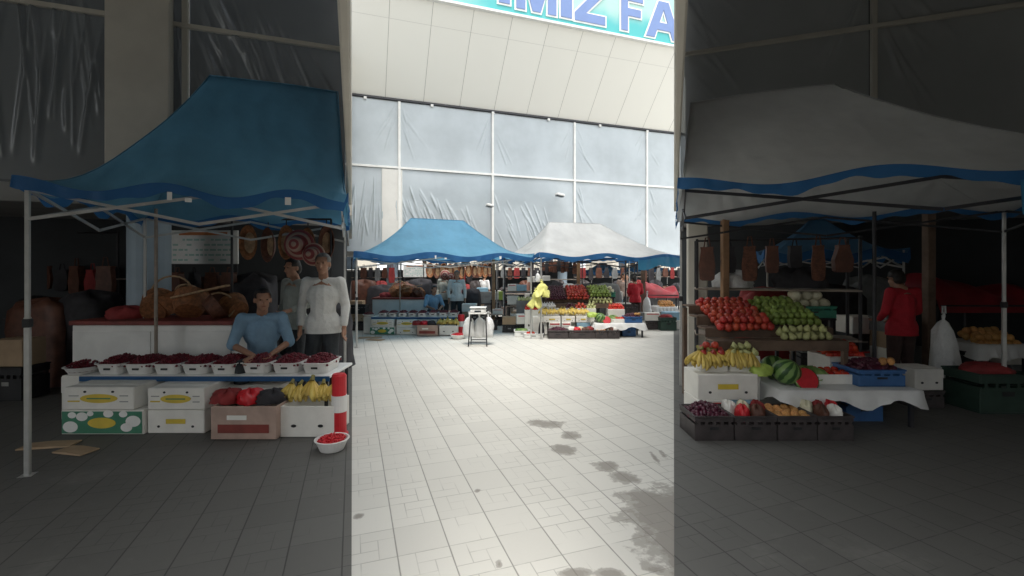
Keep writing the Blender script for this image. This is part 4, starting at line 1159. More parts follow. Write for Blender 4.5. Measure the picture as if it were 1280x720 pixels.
FAR='the sunlit blue stall'
canopy_tent(A,.03,4.14,10.2,13.1,2.02,2.95,'bright blue pop-up canopy on pale poles in the sunlit square',ridge=(.33,.66),val_h=.12,legs=((0,0),(1,0),(0,1),(1,1)))
blue_stall(dict(k=1.0,d=11.75,tab=(464,573),tabh=.45,
  tubs=[(471,533,5,0,'in the left row of'),(534,573,3,.05,'in the right row of')],
  cartons=[(464,492,399.5,408.5,11.62,'oval',cartonw,'upper carton with a yellow oval at the left table end of',False),(462,493.5,408.8,419,11.62,'green',cartonw,'lower green and white spotted carton at the left table end of',False),
           (495.5,521,400,409,11.64,'oval',cartonw,'upper white carton with a yellow oval second from left of',False),(495.5,521,409.2,418.5,11.64,'yellow',cartonw,'lower white carton with a yellow bar second from left of',False),
           (521,547,406.5,419.5,11.35,'photo',cartonp,'pinkish brown crate with faded print on the ground of',True),(549,572,407,418.5,11.45,'hole',cartonw,'open white carton with two hand holes holding bananas of',True),
           (522,546,399.8,406,11.7,'oval',cartonw,'white carton half hidden behind the pinkish crate of',False)],
  ban=(547,571,407.5,11.5),pack=(515,543,406.5,11.4),
  counter=(465.5,531,372.5,12.75),sit=(541,12.75,.94,'seated man in a short sleeved blue shirt behind the berries of the sunlit blue stall'),
  man=(571,13.25,.955,'standing man in a pale grey shirt beside the striped hats in the sunlit blue stall'),
  man2=(555,13.75,.96,'person in a sage grey top behind the man in pale grey, sunlit stall'),
  hats=[(556.5,344,.16,13.45,'larger ringed straw hat over the sage grey person in the sunlit stall'),(563.5,346.5,.13,13.4,'smaller ringed straw hat against the head of the man in pale grey, sunlit stall')],
  ovals=[((537.5,546,554.5,562.5,570,577),338.0,.12,.24,14.2,'left of the standing man in',1.95),((586,593,600,606.5,612.5),337.5,.10,.23,14.6,'right of the standing man in',1.95)],
  board=(504,533,331,346.5,14.6),pole=(500,12.5,2.3)),FAR,False)
def X(px,d): return C.at(px,0,d)[0]
def Z(py,d): return C.at(640,py,d)[1]
# left end of the far table
carton(C,X(459.5,11.85),12.0,.013,.20,.34,.42,'plain white upright box left of the berry table in '+FAR,cartonw,'plain')
basin(C,X(459.5,11.85),11.95,.434,.15,.07,'shallow white basin of berries on the upright box of '+FAR)
berries(C,X(459.5,11.85),11.95,.47,.26,.26,.09,rnd=True,label='dark red berries in the shallow basin at the left end of '+FAR,n=150,seed=77)
bollard(C,X(576.5,11.75),11.75,.52,.085,'red and white banded bollard standing at the right end of the berry table')
basin(C,X(572.5,11.0),11.0,.008,.19,.10,'white basin of red berries on the paving in front of the red and white bollard')
berries(C,X(572.5,11.0),11.0,.07,.33,.33,.07,rnd=True,label='bright red berries in the white basin on the paving',m=redp,n=190,seed=31)
scale_stand(C,X(597.5,9.95),10.0,'white weighing scale on a black folding stand hung with plastic bags',('large white plastic bag hanging at the left of the weighing stand','white plastic bag hanging at the right of the weighing stand'))
for i,(px,py,w,r,lb) in enumerate(((463,422.5,.55,.2,'long flat cardboard scrap lying on the paving by the front left tent pole'),(469,425.3,.40,-.3,'smaller flat cardboard scrap lying nearest the front left tent pole'))):
    d=FOC*CAMZ/(py-338)
    o=MB().poly([(-w/2,0),(w/2,0),(w/2,.012),(-w*.1,.02),(-w/2,.012)],-.10,.10).build('cardboard_scrap',cartonb,None,C.w(X(px,d),d,.006),C.yaw+r); tag(o,lb,'cardboard')
post(C,X(617,13.6),13.6,2.35,.045,'square brown wooden post right of the hanging oval baskets',wood)
post(C,X(631,13.0),13.0,2.0,.022,'thin dark steel pole right of the wooden post under the blue canopy',darksteel,'pole','tent_pole',False)
# goods to the right of the man
table(C,X(620,13.4),13.5,.62,.34,.36,'low grey plank bench between the weighing stand and the white canopy',plank,name='low_bench',cat='bench')
table(C,X(606,14.3),14.4,.9,.5,.62,'dark table behind the weighing stand stacked with boxes',bag_dark)
carton(C,X(604,14.3),14.35,.622,.50,.36,.36,'large grey box on the dark table behind the weighing stand',bag_mid,'plain')
carton(C,X(603,14.3),14.35,.985,.34,.3,.12,'flat pale blue box lying on the large grey box behind the weighing stand',lightblue,'plain')
table(C,X(626,14.2),14.3,.62,.5,.74,'dark table with lime green boxes beside the wooden post',bag_dark)
carton(C,X(622,14.1),14.2,.742,.18,.25,.28,'tall white box standing beside the wooden post',cartonw,'plain')
carton(C,X(627.5,14.0),14.1,.742,.20,.22,.26,'lime green box on the dark table right of the wooden post',limebag,'plain')
carton(C,X(622,13.5),13.6,.362,.30,.25,.14,'white box with a red top strip on the plank bench',cartonw,'red')
carton(C,X(630,13.5),13.6,.362,.16,.2,.20,'small pink box at the right end of the plank bench',cartonp,'plain')
for i,px in enumerate((611,620,629)): crate(C,X(px,13.5),13.75,.008,.22,.3,.24,'dark slatted crate under the plank bench, '+('at the left','in the middle','at the right')[i],group='crates under the plank bench')
crate(C,X(645.5,12.7),12.8,.008,.36,.34,.19,'dark plastic crate on the ground supporting the open white and brown box',blackp)
carton(C,X(645.5,12.7),12.8,.20,.34,.30,.25,'open white box with brown cardboard inside, on the dark crate between the stalls',cartonw,'plain',open_top=True)
carton(C,X(645.5,12.7),12.87,.215,.30,.10,.27,'brown cardboard sheet folded inside the open white box',cartonb,'plain')
carton(C,X(641,13.8),13.9,.62,.34,.3,.26,'white carton high on the shelf just left of the yellow bag',cartonw,'plain')
carton(C,X(652,13.8),13.9,.62,.4,.3,.14,'flat white carton on the shelf behind the yellow bag',cartonw,'red')
goods_rack(C,X(647,13.8),14.0,.9,1.5,'dark shelf unit between the blue and white canopies',2,None,shelves=3)
carton(C,X(640,13.8),13.85,1.03,.26,.25,.20,'white carton with a red strip on the top shelf between the canopies',cartonw,'red')
carton(C,X(652,13.8),13.85,1.03,.30,.25,.18,'pale blue carton on the top shelf between the canopies',lightblue,'plain')
crate(C,X(447,13.3),13.3,.008,.42,.36,.42,'dark crate standing behind the left canopy pole of '+FAR,blackp)
carton(C,X(447,13.3),13.3,.43,.36,.3,.34,'brown cardboard box on the dark crate behind the left canopy pole',cartonb,'plain')
# ---- the shaded stall at the left, under the added wing's shading roof
NEAR='the shaded blue stall'
canopy_tent(A,-2.52,-.04,4.68,7.0,2.36,3.80,'large dark blue canopy in the shade of the added left wing',ridge=(.42,.95),val_h=.09,name='market_tent',legs=((0,0),(0,1),(1,1)))
blue_stall(dict(k=1.16,d=4.85,tab=(100,412),tabh=.53,
  tubs=[(112,292,5,0,'in the left row of'),(296,410,3,.05,'in the right row of')],
  cartons=[(80,168,484,512,4.55,'oval',cartonw,'upper carton with a yellow oval at the left table end of',False),(76,180,512.6,545,4.55,'green',cartonw,'lower green and white spotted carton at the left table end of',False),
           (184,256,485,512,4.58,'oval',cartonw,'upper white carton with a yellow oval second from left of',False),(184,256,512.6,543,4.58,'yellow',cartonw,'lower white carton with a yellow bar second from left of',False),
           (263,346,508,549,4.40,'photo',cartonp,'pinkish brown crate with faded print on the ground of',True),(350,418,508,546,4.48,'hole',cartonw,'open white carton with two hand holes holding bananas of',True),
           (268,344,486,508,4.80,'oval',cartonw,'white carton half hidden behind the pinkish crate of',False)],
  ban=(345,418,508,4.52),pack=(255,345,507,4.45),
  counter=(90,290,402,5.45),sit=(328,5.5,1.10,'seated man in a short sleeved blue shirt behind the berries of the shaded blue stall'),
  man=(404,5.75,1.08,'standing man in a pale grey shirt at the right of the shaded blue stall'),
  man2=(368,6.3,1.06,'person in a sage grey top standing behind the seated man in the shaded blue stall'),
  hats=[(374,306,.20,5.95,'larger ringed straw hat hanging above the sage grey person in the shaded blue stall'),(392,318,.15,5.9,'smaller ringed straw hat beside the head of the standing man in the shaded blue stall')],
  ovals=[((310,334,358,384,408),303,.105,.24,6.2,'above the people in',2.2)],
  board=(212,298,288,330,6.9),pole=(195,5.25,2.36)),NEAR,True)
carton(C,X(86,4.9),5.1,.013,.20,.36,.50,'plain white upright box left of the berry table in '+NEAR,cartonw,'plain')
basin(C,X(83,4.85),5.05,.516,.17,.08,'shallow white basin of berries on the upright box of '+NEAR)
berries(C,X(83,4.85),5.05,.555,.29,.29,.10,rnd=True,label='dark red berries in the shallow basin at the left end of '+NEAR,n=190,seed=78)
bollard(C,X(424,4.55),4.55,.62,.07,'red and white banded bollard at the right end of the shaded stall')
basin(C,X(415,4.18),4.18,.013,.145,.10,'white basin of red berries on the dark floor by the shaded bollard')
berries(C,X(415,4.18),4.18,.07,.25,.25,.07,rnd=True,label='bright red berries in the white basin on the dark floor',m=redp,n=190,seed=32)
for i,(px,py,w,r,lb) in enumerate(((62,559,.42,.2,'long flat cardboard scrap on the dark floor by the left tent pole'),(95,566,.32,-.2,'smaller flat cardboard scrap on the dark floor before the spotted carton'))):
    d=FOC*CAMZ/(py-338)
    o=MB().poly([(-w/2,0),(w/2,0),(w/2,.012),(-w*.1,.02),(-w/2,.012)],-.08,.08).build('cardboard_scrap',cartonb,None,C.w(X(px,d),d,.014),C.yaw+r); tag(o,lb,'cardboard')
crate(C,X(26,5.9),5.9,.013,.40,.36,.42,'dark crate standing at the left edge of '+NEAR,blackp)
carton(C,X(26,5.9),5.9,.435,.36,.3,.34,'brown cardboard box on the dark crate at the left edge of '+NEAR,cartonb,'plain')
table(C,X(70,7.2),7.4,1.5,.6,.9,'dark table of fabric goods behind the left poles of the shaded stall',bag_dark)
for i,(px,m,w,h,lb) in enumerate(((45,bag_dark,.5,.3,'black fabric pile behind the left poles of'),(72,bag_blue,.45,.22,'blue fabric pile in the middle of the rear table of'),(98,bag_mid,.4,.3,'grey fabric pile left of the column in'))):
    folded_pile(C,X(px,7.3),7.3,.902,w,.4,h,m,lb+' '+NEAR,i+20)
goods_rack(C,X(90,7.6),7.75,1.7,2.3,'dark goods rack hung with bags behind the left poles of '+NEAR,3,None)
for i,(px,m) in enumerate(((48,bag_dark),(62,bag_brown),(80,bag_dark),(98,bag_brown),(118,bag_red),(134,bag_brown))):
    hanging_item(C,X(px,7.45),7.42,1.72 if i%2 else 1.66,.24,.46,m,'dark leather bag hanging from the rack left of the column in '+NEAR,'bags on the rack of '+NEAR,i)
goods_rack(C,X(265,7.9),8.0,2.6,1.5,'long dark shelf of goods below the notice board of '+NEAR,3,None)
for i,(px,m,w,h,lb) in enumerate(((215,bag_dark,.5,.28,'black fabric heap right of the column in'),(240,bag_mid,.4,.22,'grey fabric heap under the notice board of'),(272,bag_dark,.5,.34,'large black fabric heap under the hanging baskets of'),(305,bag_brown,.4,.24,'brown leather heap behind the seated man in'))):
    folded_pile(C,X(px,7.8),7.9,1.05,w,.4,h,m,lb+' '+NEAR,i+40)
mound(C,X(395,7.6),7.7,.0,1.0,.7,1.15,bag_dark,'tall black heap of wrapped goods behind the standing man of '+NEAR,66)

# ================================================================== WHITE CANOPY STALLS
def display_stand(fr,x,y,w,d,z0,z1,label):
    t=thing('display_stand',label,'stand',fr.w(x,y,0),fr.yaw)
    n=4
    for k in range(n):
        z=z0+(z1-z0)*k/(n-1); yy=-d/2+d*(k+.5)/n
        b=MB().box((0,yy,z-.01),(w,d/n-.01,.02),.003); b.box((0,yy-d/n/2+.006,z-.06),(w,.012,.10)); b.build('step_board',darkwood,t)
    for s in(-1,1):
        MB().box((s*(w/2-.03),-d/2+.03,z0/2-.02),(.05,.05,z0-.05)).build('leg',darkwood,t)
        MB().box((s*(w/2-.03),d/2-.03,z1/2-.02),(.05,.05,z1-.05)).build('leg',darkwood,t)
def garlic_row(fr,xs,y,z,r,label,group):
    for i,x in enumerate(xs):
        o=fruit('bag','garlic_bag',garlic,r*(1+.08*math.sin(i*5))); o.location=fr.w(x,y+.02*math.sin(i*3),z+r*.9); tag(o,label,'bag',group)

def white_stall(T,where):
    fr=C; k=T['k']
    def Xx(px,d): return fr.at(px,0,d)[0]
    def Zz(py,d): return fr.at(640,py,d)[1]
    # dark crates on the ground
    d=T['dc']; b=T['crates']
    fl=('plums','mixed packets','peaches','pink packets')
    for i in range(len(b)-1):
        x=(Xx(b[i],d)+Xx(b[i+1],d))/2; w=Xx(b[i+1],d)-Xx(b[i],d)-.012; hh=.20*k
        lb=('first from the left','second from the left','third from the left','last at the right')[i]
        crate(fr,x,d+.17*k,.013,w,.34*k,hh,'dark front row crate on the ground '+lb+' of '+where,group='front row crates of '+where)
        if i==0: berries(fr,x,d+.17*k,hh*.80,w*.92,.30*k,.10*k,'dark plums heaped in the first dark crate of '+where,m=plum,r=.022*k,n=150,seed=i,name='plum_heap',cat='plums')
        elif i==2: heap(fr,'round','peach',peach,.036*k,x,d+.17*k,hh*.74,w*.9,.28*k,.1,'orange peach in the third dark crate of '+where,'peach','peaches in the third crate of '+where,max(3,int(w/.075/k)),4,i)
        else:
            for j in range(5):
                m=(bag_red,cartonw,redp,cream,bag_brown)[(j+i)%5]
                folded_pile(fr,x+w*(j-2)/5.6,d+(.10 if j%2 else .22)*k,hh*.78,w*.28,.15*k,.11*k,m,('crumpled dark red','white','glossy red','cream','brown')[(j+i)%5]+' packet in the '+('second' if i==1 else 'last')+' dark crate of '+where,j+i*7,'packet','goods_packet')
    # boxes with bananas on top
    for (a,b_,yt,yb,dd,style,body,lb) in T['boxes']:
        x0,x1=Xx(a,dd),Xx(b_,dd); z0=max(.013,Zz(yb,dd)); z1=Zz(yt,dd)
        carton(fr,(x0+x1)/2,dd+.17*k,z0,x1-x0-.008,.34*k,z1-z0,lb+' '+where,body,style)
    a,b_,py,dd,n=T['ban']
    bananas(fr,[Xx(a,dd)+(Xx(b_,dd)-Xx(a,dd))*(i+.5)/n for i in range(n)],dd+.14*k,Zz(py,dd)+.012,'yellow banana bunch in the long row on the white cartons of '+where,'bananas on the cartons of '+where,1.12*k,9)
    # stepped display
    x,w,d1,dp,z0,z1=T['stand']; display_stand(fr,x,d1+dp/2,w,dp,z0,z1,'stepped dark wooden fruit display of '+where)
    sl=(z1-z0)/(dp*.75)
    for (kind,nm,m,r,fx,fw,fy,fd,nx,ny,lb,cat) in T['heaps']:
        yy=d1+fy*dp; zc=z0+(z1-z0)*min(1,max(0,(fy*4-.5)/3))+.012
        heap(fr,kind,nm,m,r,x+fx*w,yy,zc,fw*w,fd*dp,sl*.72,lb+' of '+where,cat,nm+' heap on the display of '+where+' '+lb[:24],nx,ny,int(fx*99)+7,T.get('layers',1))
    # cream melons in the green crate at the back
    px,py,dd=T['green']; gx=Xx(px,dd); gz=Zz(py,dd)
    cr=table(fr,gx,dd+.2*k,.50*k,.40*k,gz,'small dark table holding the green crate of '+where,bag_dark,name='side_table')
    crate(fr,gx,dd+.2*k,gz+.002,.52*k,.36*k,.13*k,'green crate heaped with cream melons at the back of '+where,greencrate)
    heap(fr,'melon','cream_melon',cream,.062*k,gx,dd+.2*k,gz+.11*k,.46*k,.30*k,.15,'cream melon in the green crate of '+where,'melon','cream melons of '+where,4,3,3,2)
    # low white table
    a,b_,dd,h=T['wt']; x0,x1=Xx(a,dd),Xx(b_,dd); xm=(x0+x1)/2
    table(fr,xm,dd+.28*k,x1-x0,.56*k,h,'low table under a white cloth at the right of '+where,white)
    tablecloth(fr,xm,dd+.28*k,x1-x0,.56*k,h+.004,.12*k,'ragged white cloth over the low table of '+where,ragged=.12)
    hh=h+.014
    W=x1-x0
    watermelon(fr,x0+W*.13,dd+.20*k,hh,.125*k,'whole striped watermelon on the white cloth of '+where)
    watermelon(fr,x0+W*.13,dd+.42*k,hh,.12*k,'striped watermelon at the back of the white cloth of '+where,rz=2)
    watermelon(fr,x0+W*.24,dd+.12*k,hh,.11*k,'cut watermelon showing red flesh on the white cloth of '+where,True)
    folded_pile(fr,x0+W*.34,dd+.3*k,hh,.30*k,.24*k,.13*k,leafm,'heap of green leafy vegetables beside the watermelons of '+where,11,'vegetables','vegetable_heap')
    carton(fr,x0+W*.50,dd+.32*k,hh,.36*k,.26*k,.09*k,'shallow white tray of tomatoes on the white cloth of '+where,cartonw,'plain',open_top=True)
    heap(fr,'round','tomato',tomato,.034*k,x0+W*.50,dd+.32*k,hh+.05*k,.32*k,.22*k,.1,'red tomato in the shallow white tray of '+where,'tomato','tomatoes in the tray of '+where,5,3,5)
    crate(fr,x0+W*.80,dd+.28*k,hh,.42*k,.34*k,.15*k,'blue crate of dark fruit on the white cloth of '+where,bluecrate)
    berries(fr,x0+W*.80,dd+.28*k,hh+.12*k,.38*k,.30*k,.10*k,'dark red fruit heaped in the blue crate of '+where,m=plum,r=.02*k,n=150,seed=3,name='plum_heap',cat='plums')
    for i in range(4):
        o=fruit('round','pale_peach',peach,.033*k); o.location=fr.w(x0+W*.80+(.06+i*.035)*k,dd+(.18+.04*(i%2))*k,hh+.21*k); tag(o,'pale orange peach lying on the dark fruit of '+where,'peach','pale peaches in the blue crate of '+where)
    crate(fr,x0+W*.72,dd+.34*k,.013,.34*k,.30*k,h*.62,'blue crate standing under the low table of '+where,bluecrate)
    crate(fr,x0+W*.40,dd+.34*k,.013,.34*k,.30*k,h*.60,'dark crate standing under the low table of '+where,blackp)
    # tomatoes beside the pole
    px0,px1,py,dd=T['tom']; xm=(Xx(px0,dd)+Xx(px1,dd))/2; z=Zz(py,dd)
    carton(fr,xm,dd+.16*k,.013,Xx(px1,dd)-Xx(px0,dd),.34*k,z-.013,'tall white box carrying the orange tomatoes of '+where,cartonw,'plain')
    heap(fr,'round','tomato',tomato,.036*k,xm,dd+.16*k,z+.002,(Xx(px1,dd)-Xx(px0,dd))*.95,.30*k,.25,'orange red tomato heaped beside the dark pole of '+where,'tomato','orange tomatoes of '+where,7,4,8,2)
    px,dd,r=T['lime']; folded_pile(fr,Xx(px,dd),dd+.15*k,Zz(T['limey'],dd),r,.22*k,r*.42,limebag,'lime green plastic bag between the bananas and the watermelon of '+where,4,'bag','plastic_bag')
    # poles, post, the person in red
    px,dd,hgt=T['bp']; post(fr,Xx(px,dd),dd,hgt,.022,'black steel pole behind the low white table of '+where,darksteel,'pole','tent_pole',False)
    px,dd,hgt=T['wp']; post(fr,Xx(px,dd),dd,hgt,.045,'square brown wooden post behind the red apples of '+where,wood)
    px,dd,hgt=T['dp']; post(fr,Xx(px,dd),dd,hgt,.055,'dark wooden post right of the person in red in '+where,darkwood)
    px,dd,sc=T['red']; person('back',fr.w(Xx(px,dd),dd,.01),fr.yaw+math.pi+.1,'person in a red jacket and dark trousers with back turned in '+where,shirt_r,trous_br,hair_d,'long',sc,fine=T['k']>1.1)
    px,dd,zb,hb=T['wb']; blob_sheet('plastic_bag',bag_w,fr,Xx(px,dd),dd,zb,.26*k,hb,.2*k,'tall white plastic bag hanging beside the dark wooden post of '+where,'bag',9)
    # red tarpaulin stall and its neighbours
    a,b_,yt,dd=T['tarp']; x0,x1=Xx(a,dd),Xx(b_,dd); z=Zz(yt,dd)
    table(fr,(x0+x1)/2,dd+.5*k,x1-x0,1.0*k,z-.42*k,'dark trestle table under the red tarpaulin of '+where,bag_dark)
    b=MB(); W=x1-x0
    def tp(i,j):
        q=(i-.5)*2; p=(j-.5)*2
        zz=(1-abs(p)**3)*(.26+.12*math.sin(i*5+1)+.05*math.sin(i*13+j*4))*k
        if abs(q)>.96: zz*=.5
        zz-= .12*k if j==0 else 0
        return ((i-.5)*W*1.03,(j-.5)*1.04*k+(0),zz+.0)
    b.grid(tp,40,16); o=b.build('tarpaulin',redtarp,None,fr.w((x0+x1)/2,dd+.5*k,z-.42*k+.02),fr.yaw,smooth=True); tag(o,'dark red tarpaulin spread over goods at the right of '+where,'tarpaulin')
    a,b_,yt,dd=T['ap']; x0,x1=Xx(a,dd),Xx(b_,dd); z=Zz(yt,dd)
    table(fr,(x0+x1)/2,dd+.25*k,x1-x0,.5*k,z,'small table of orange apples at the far right of '+where,white)
    tablecloth(fr,(x0+x1)/2,dd+.25*k,x1-x0,.5*k,z+.004,.16*k,'white cloth on the small apple table at the far right of '+where)
    heap(fr,'round','pale_apple',peach,.042*k,(x0+x1)/2+.03,dd+.22*k,z+.016,(x1-x0)*.8,.34*k,.35,'orange apple heaped on the white cloth at the far right of '+where,'apple','orange apples of '+where,6,4,2,2)
    a,b_,yt,dd=T['dg']; x0,x1=Xx(a,dd),Xx(b_,dd); z=Zz(yt,dd)
    crate(fr,(x0+x1)/2,dd+.2*k,.013,x1-x0,.4*k,z-.013,'large dark green bin on the ground at the far right of '+where,dgreen)
    folded_pile(fr,(x0+x1)/2,dd+.2*k,z-.03,(x1-x0)*.8,.3*k,.09*k,bag_red,'dark pink cloth on the large dark green bin of '+where,6,'cloth','cloth_pile')

FW='the sunlit white stall'
def teal_skirt(t,P,W,D):
    m=MB()
    def S(i,j):
        x=W*(.60+.40*i); y=-.05-.012*math.sin(i*21); z=2.0
        zz=P(min(1,x/W),0)[2]-.06
        return (x,y-.02*j,zz-j*(.20+.07*abs(math.sin(i*7.5+.6))))
    m.grid(S,60,4).build('hanging_tarp',val_teal,t,smooth=True)
canopy_tent(A,4.20,8.7,10.0,13.0,2.04,2.98,'white pop-up canopy with a blue valance in the sunlit square',top=can_white,ridge=(.20,.56),legs=((0,0),(0,1),(1,1),(1,0)),val_h=.11,patches=False,truss=darksteel,skirt=teal_skirt)
white_stall(dict(k=1.0,layers=2,dc=10.95,crates=(685,711,744,760,775),
  boxes=[(679,701,395.5,403,11.45,'yellow',cartonw,'white carton with a yellow bar under the bananas, leftmost in'),(702,719,395.5,403,11.45,'yellow',cartonw,'white carton with a yellow bar under the bananas, middle one in'),(720,738,395.5,403,11.45,'yellow',cartonw,'white carton with a yellow bar under the bananas, rightmost in'),
         (686,701,403.2,417,11.42,'red',cartonw,'plain lower white carton behind the plums, left one in'),(702,714,403.2,417,11.42,'red',cartonw,'plain lower white carton behind the plums, right one in'),(721,738,403.2,418,11.46,'plain',lightblue,'light blue box under the rightmost banana carton of'),(666,684,396,418,11.5,'plain',cartonw,'tall white box at the left end of the bananas of')],
  ban=(675,737,395.3,11.4,11),
  stand=(1.78,1.78,11.85,1.0,.78,1.16),
  heaps=[('round','dark_plum',plum,.033,-.34,.30,.55,.80,8,11,'dark plum heaped at the left end of the stepped display','plum'),
         ('round','red_apple',apple_r,.041,-.02,.32,.55,.80,7,8,'red apple heaped in the middle of the stepped display','apple'),
         ('round','green_apple',apple_g,.039,.33,.32,.62,.66,7,7,'green apple heaped right of the red apples on the display','apple'),
         ('pear','pale_pear',apple_p,.041,.30,.36,.14,.22,7,2,'pale green pear in the lowest row of the display','pear')],
  green=(758,371.5,12.7),wt=(745,806,11.15,.34),tom=(760,781,386.5,11.7),lime=(741,11.3,.26),limey=397,
  bp=(782,12.4,2.02),wp=(723,13.2,2.4),dp=(804,13.9,2.3),red=(794,13.5,.88),wb=(809,13.3,.18,.72),
  tarp=(808,848,352,14.5),ap=(822,846,384,13.3),dg=(826,846,397,12.4)),FW)
# a lower row of fruit filling the space above the bananas
for i,(a,b,kind,nm,m,r,lb) in enumerate(((706,719,'round','dark_plum',plum,.034,'dark plum'),(719,733,'round','red_apple',apple_r,.040,'red apple'),(733,745,'pear','pale_pear',apple_p,.040,'pale pear'))):
    x=(X(a,11.72)+X(b,11.72))/2; w=X(b,11.72)-X(a,11.72)
    carton(C,x,11.80,.013,w-.01,.24,.66,'tall white box carrying the row of '+lb+'s above the bananas',cartonw,'plain')
    heap(C,kind,nm,m,r,x,11.80,.675,w*.96,.22,.3,lb+' in the low row just above the bananas of '+FW,'fruit',lb+'s above the bananas',max(3,int(w/(2*r))),3,i+3,2)
folded_pile(C,X(712,12.9),12.95,1.10,.34,.26,.16,bag_w,'crumpled white paper behind the dark plums of '+FW,33,'paper','paper')
table(C,X(712,12.9),13.0,1.0,.36,1.09,'dark narrow shelf table behind the plums and apples of '+FW,bag_dark)
folded_pile(C,X(722,12.9),12.95,1.10,.3,.26,.14,bag_mid,'grey cloth heap behind the red apples of '+FW,34)
for i,(px,py,m,w,lb) in enumerate(((752,393,cloth_w,.3,'white paper sheet crumpled between the melons and pears'),(766,391,leafm,.26,'small green herb heap left of the blue crate'))):
    folded_pile(C,X(px,11.6),11.62,.356,w,.2,.14,m,lb+' of '+FW,44+i,'goods','goods_pile')
# left of the far white stall: yellow bag on the pole, white trays, sacks, garlic bags
blob_sheet('plastic_bag',bag_y,C,X(676.5,10.95),10.86,Z(371,10.95),.34,.34,.24,'upper yellow plastic bag tied to the pole between the two canopies','bag',21,rag=True)
blob_sheet('plastic_bag',bag_y,C,X(669.5,10.95),10.86,Z(381.5,10.95),.28,.34,.2,'lower yellow plastic bag tied to the pole between the two canopies','bag',23,rag=True)
blob_sheet('plastic_bag',bag_w,C,X(672,10.95),10.88,Z(352.5,10.95),.12,.22,.12,'small white plastic bag knotted high on the pole above the yellow bags','bag',25)
crate(C,X(653,11.4),11.5,.008,.40,.40,.14,'white slatted tray of greens on the ground at the left of '+FW,white)
crate(C,X(667,11.1),11.2,.008,.46,.36,.11,'low white tray with tomatoes on the ground by the pole between the canopies',white)
heap(C,'round','tomato',tomato,.036,X(663,11.1),11.15,.08,.18,.2,.1,'tomato in the low white tray on the ground by the pole','tomato','tomatoes in the low white tray',3,3,4)
folded_pile(C,X(652,11.4),11.5,.11,.3,.28,.07,leafm,'green leaves in the white slatted tray of '+FW,2,'vegetables','vegetable_heap')
folded_pile(C,X(677,11.0),11.2,.0,.14,.2,.34,bag_dark,'dark grey sack slumped behind the pole between the canopies',14,'sack','sack')
carton(C,X(660,12.0),12.1,.013,.20,.3,.50,'tall brown box standing left of the bananas of '+FW,bag_brown,'plain')
carton(C,X(666,11.8),11.9,.013,.42,.32,.62,'tall white box carrying bright tomatoes left of the bananas of '+FW,cartonw,'hole')
heap(C,'round','tomato',tomato,.038,X(665,11.8),11.9,.635,.36,.26,.2,'bright red tomato heaped on the tall white box left of the garlic','tomato','bright tomatoes left of the garlic',6,4,6,2)
carton(C,X(657,12.6),12.7,.013,.5,.34,.80,'tall grey box carrying pale pears behind the yellow bags',bag_mid,'plain')
heap(C,'pear','pale_pear',apple_p,.042,X(657,12.6),12.7,.815,.45,.26,.2,'pale green pear on the tall grey box behind the yellow bags','pear','pears behind the yellow bags',6,3,4)
carton(C,X(686,11.75),11.9,.013,.55,.26,.66,'white stand box under the row of white garlic bags',cartonw,'plain')
garlic_row(C,[X(677+i*3.2,11.7) for i in range(6)],11.82,.672,.058,'small white bag of garlic in the front row above the bananas','garlic bags above the bananas')
garlic_row(C,[X(678+i*3.2,11.8) for i in range(5)],11.94,.70,.058,'small white bag of garlic in the rear row above the bananas','garlic bags above the bananas')
# bags hung behind the far white stall
goods_rack(C,X(697,14.6),14.8,1.6,2.05,'dark rack hung with brown bags behind the red apples of '+FW,3,None)
for i in range(9):
    hanging_item(C,X(678+i*5.0,14.5),14.45,1.92,.15,.34,(bag_brown,bag_dark,wickerdark)[i%3],'dark brown bag hanging left of the wooden post in '+FW,'bags hanging in '+FW,i+50)
carton(C,X(683,14.4),14.5,1.32,.24,.2,.16,'white box on the top shelf under the hanging bags of '+FW,cartonw,'plain')
carton(C,X(664,14.4),14.4,1.28,.24,.2,.18,'white box beside the pole under the hanging bags of '+FW,cartonw,'plain')
folded_pile(C,X(708,14.4),14.5,.98,.5,.3,.22,bag_w,'crumpled white bag on the shelf behind the red apples of '+FW,15,'bag','plastic_bag')
folded_pile(C,X(690,14.4),14.5,.98,.6,.3,.30,bag_dark,'black fabric pile on the shelf behind the plums of '+FW,16)
mound(C,X(738,14.3),14.4,.0,1.1,.8,1.2,bag_dark,'tall dark heap of wrapped goods behind the green apples of '+FW,18)

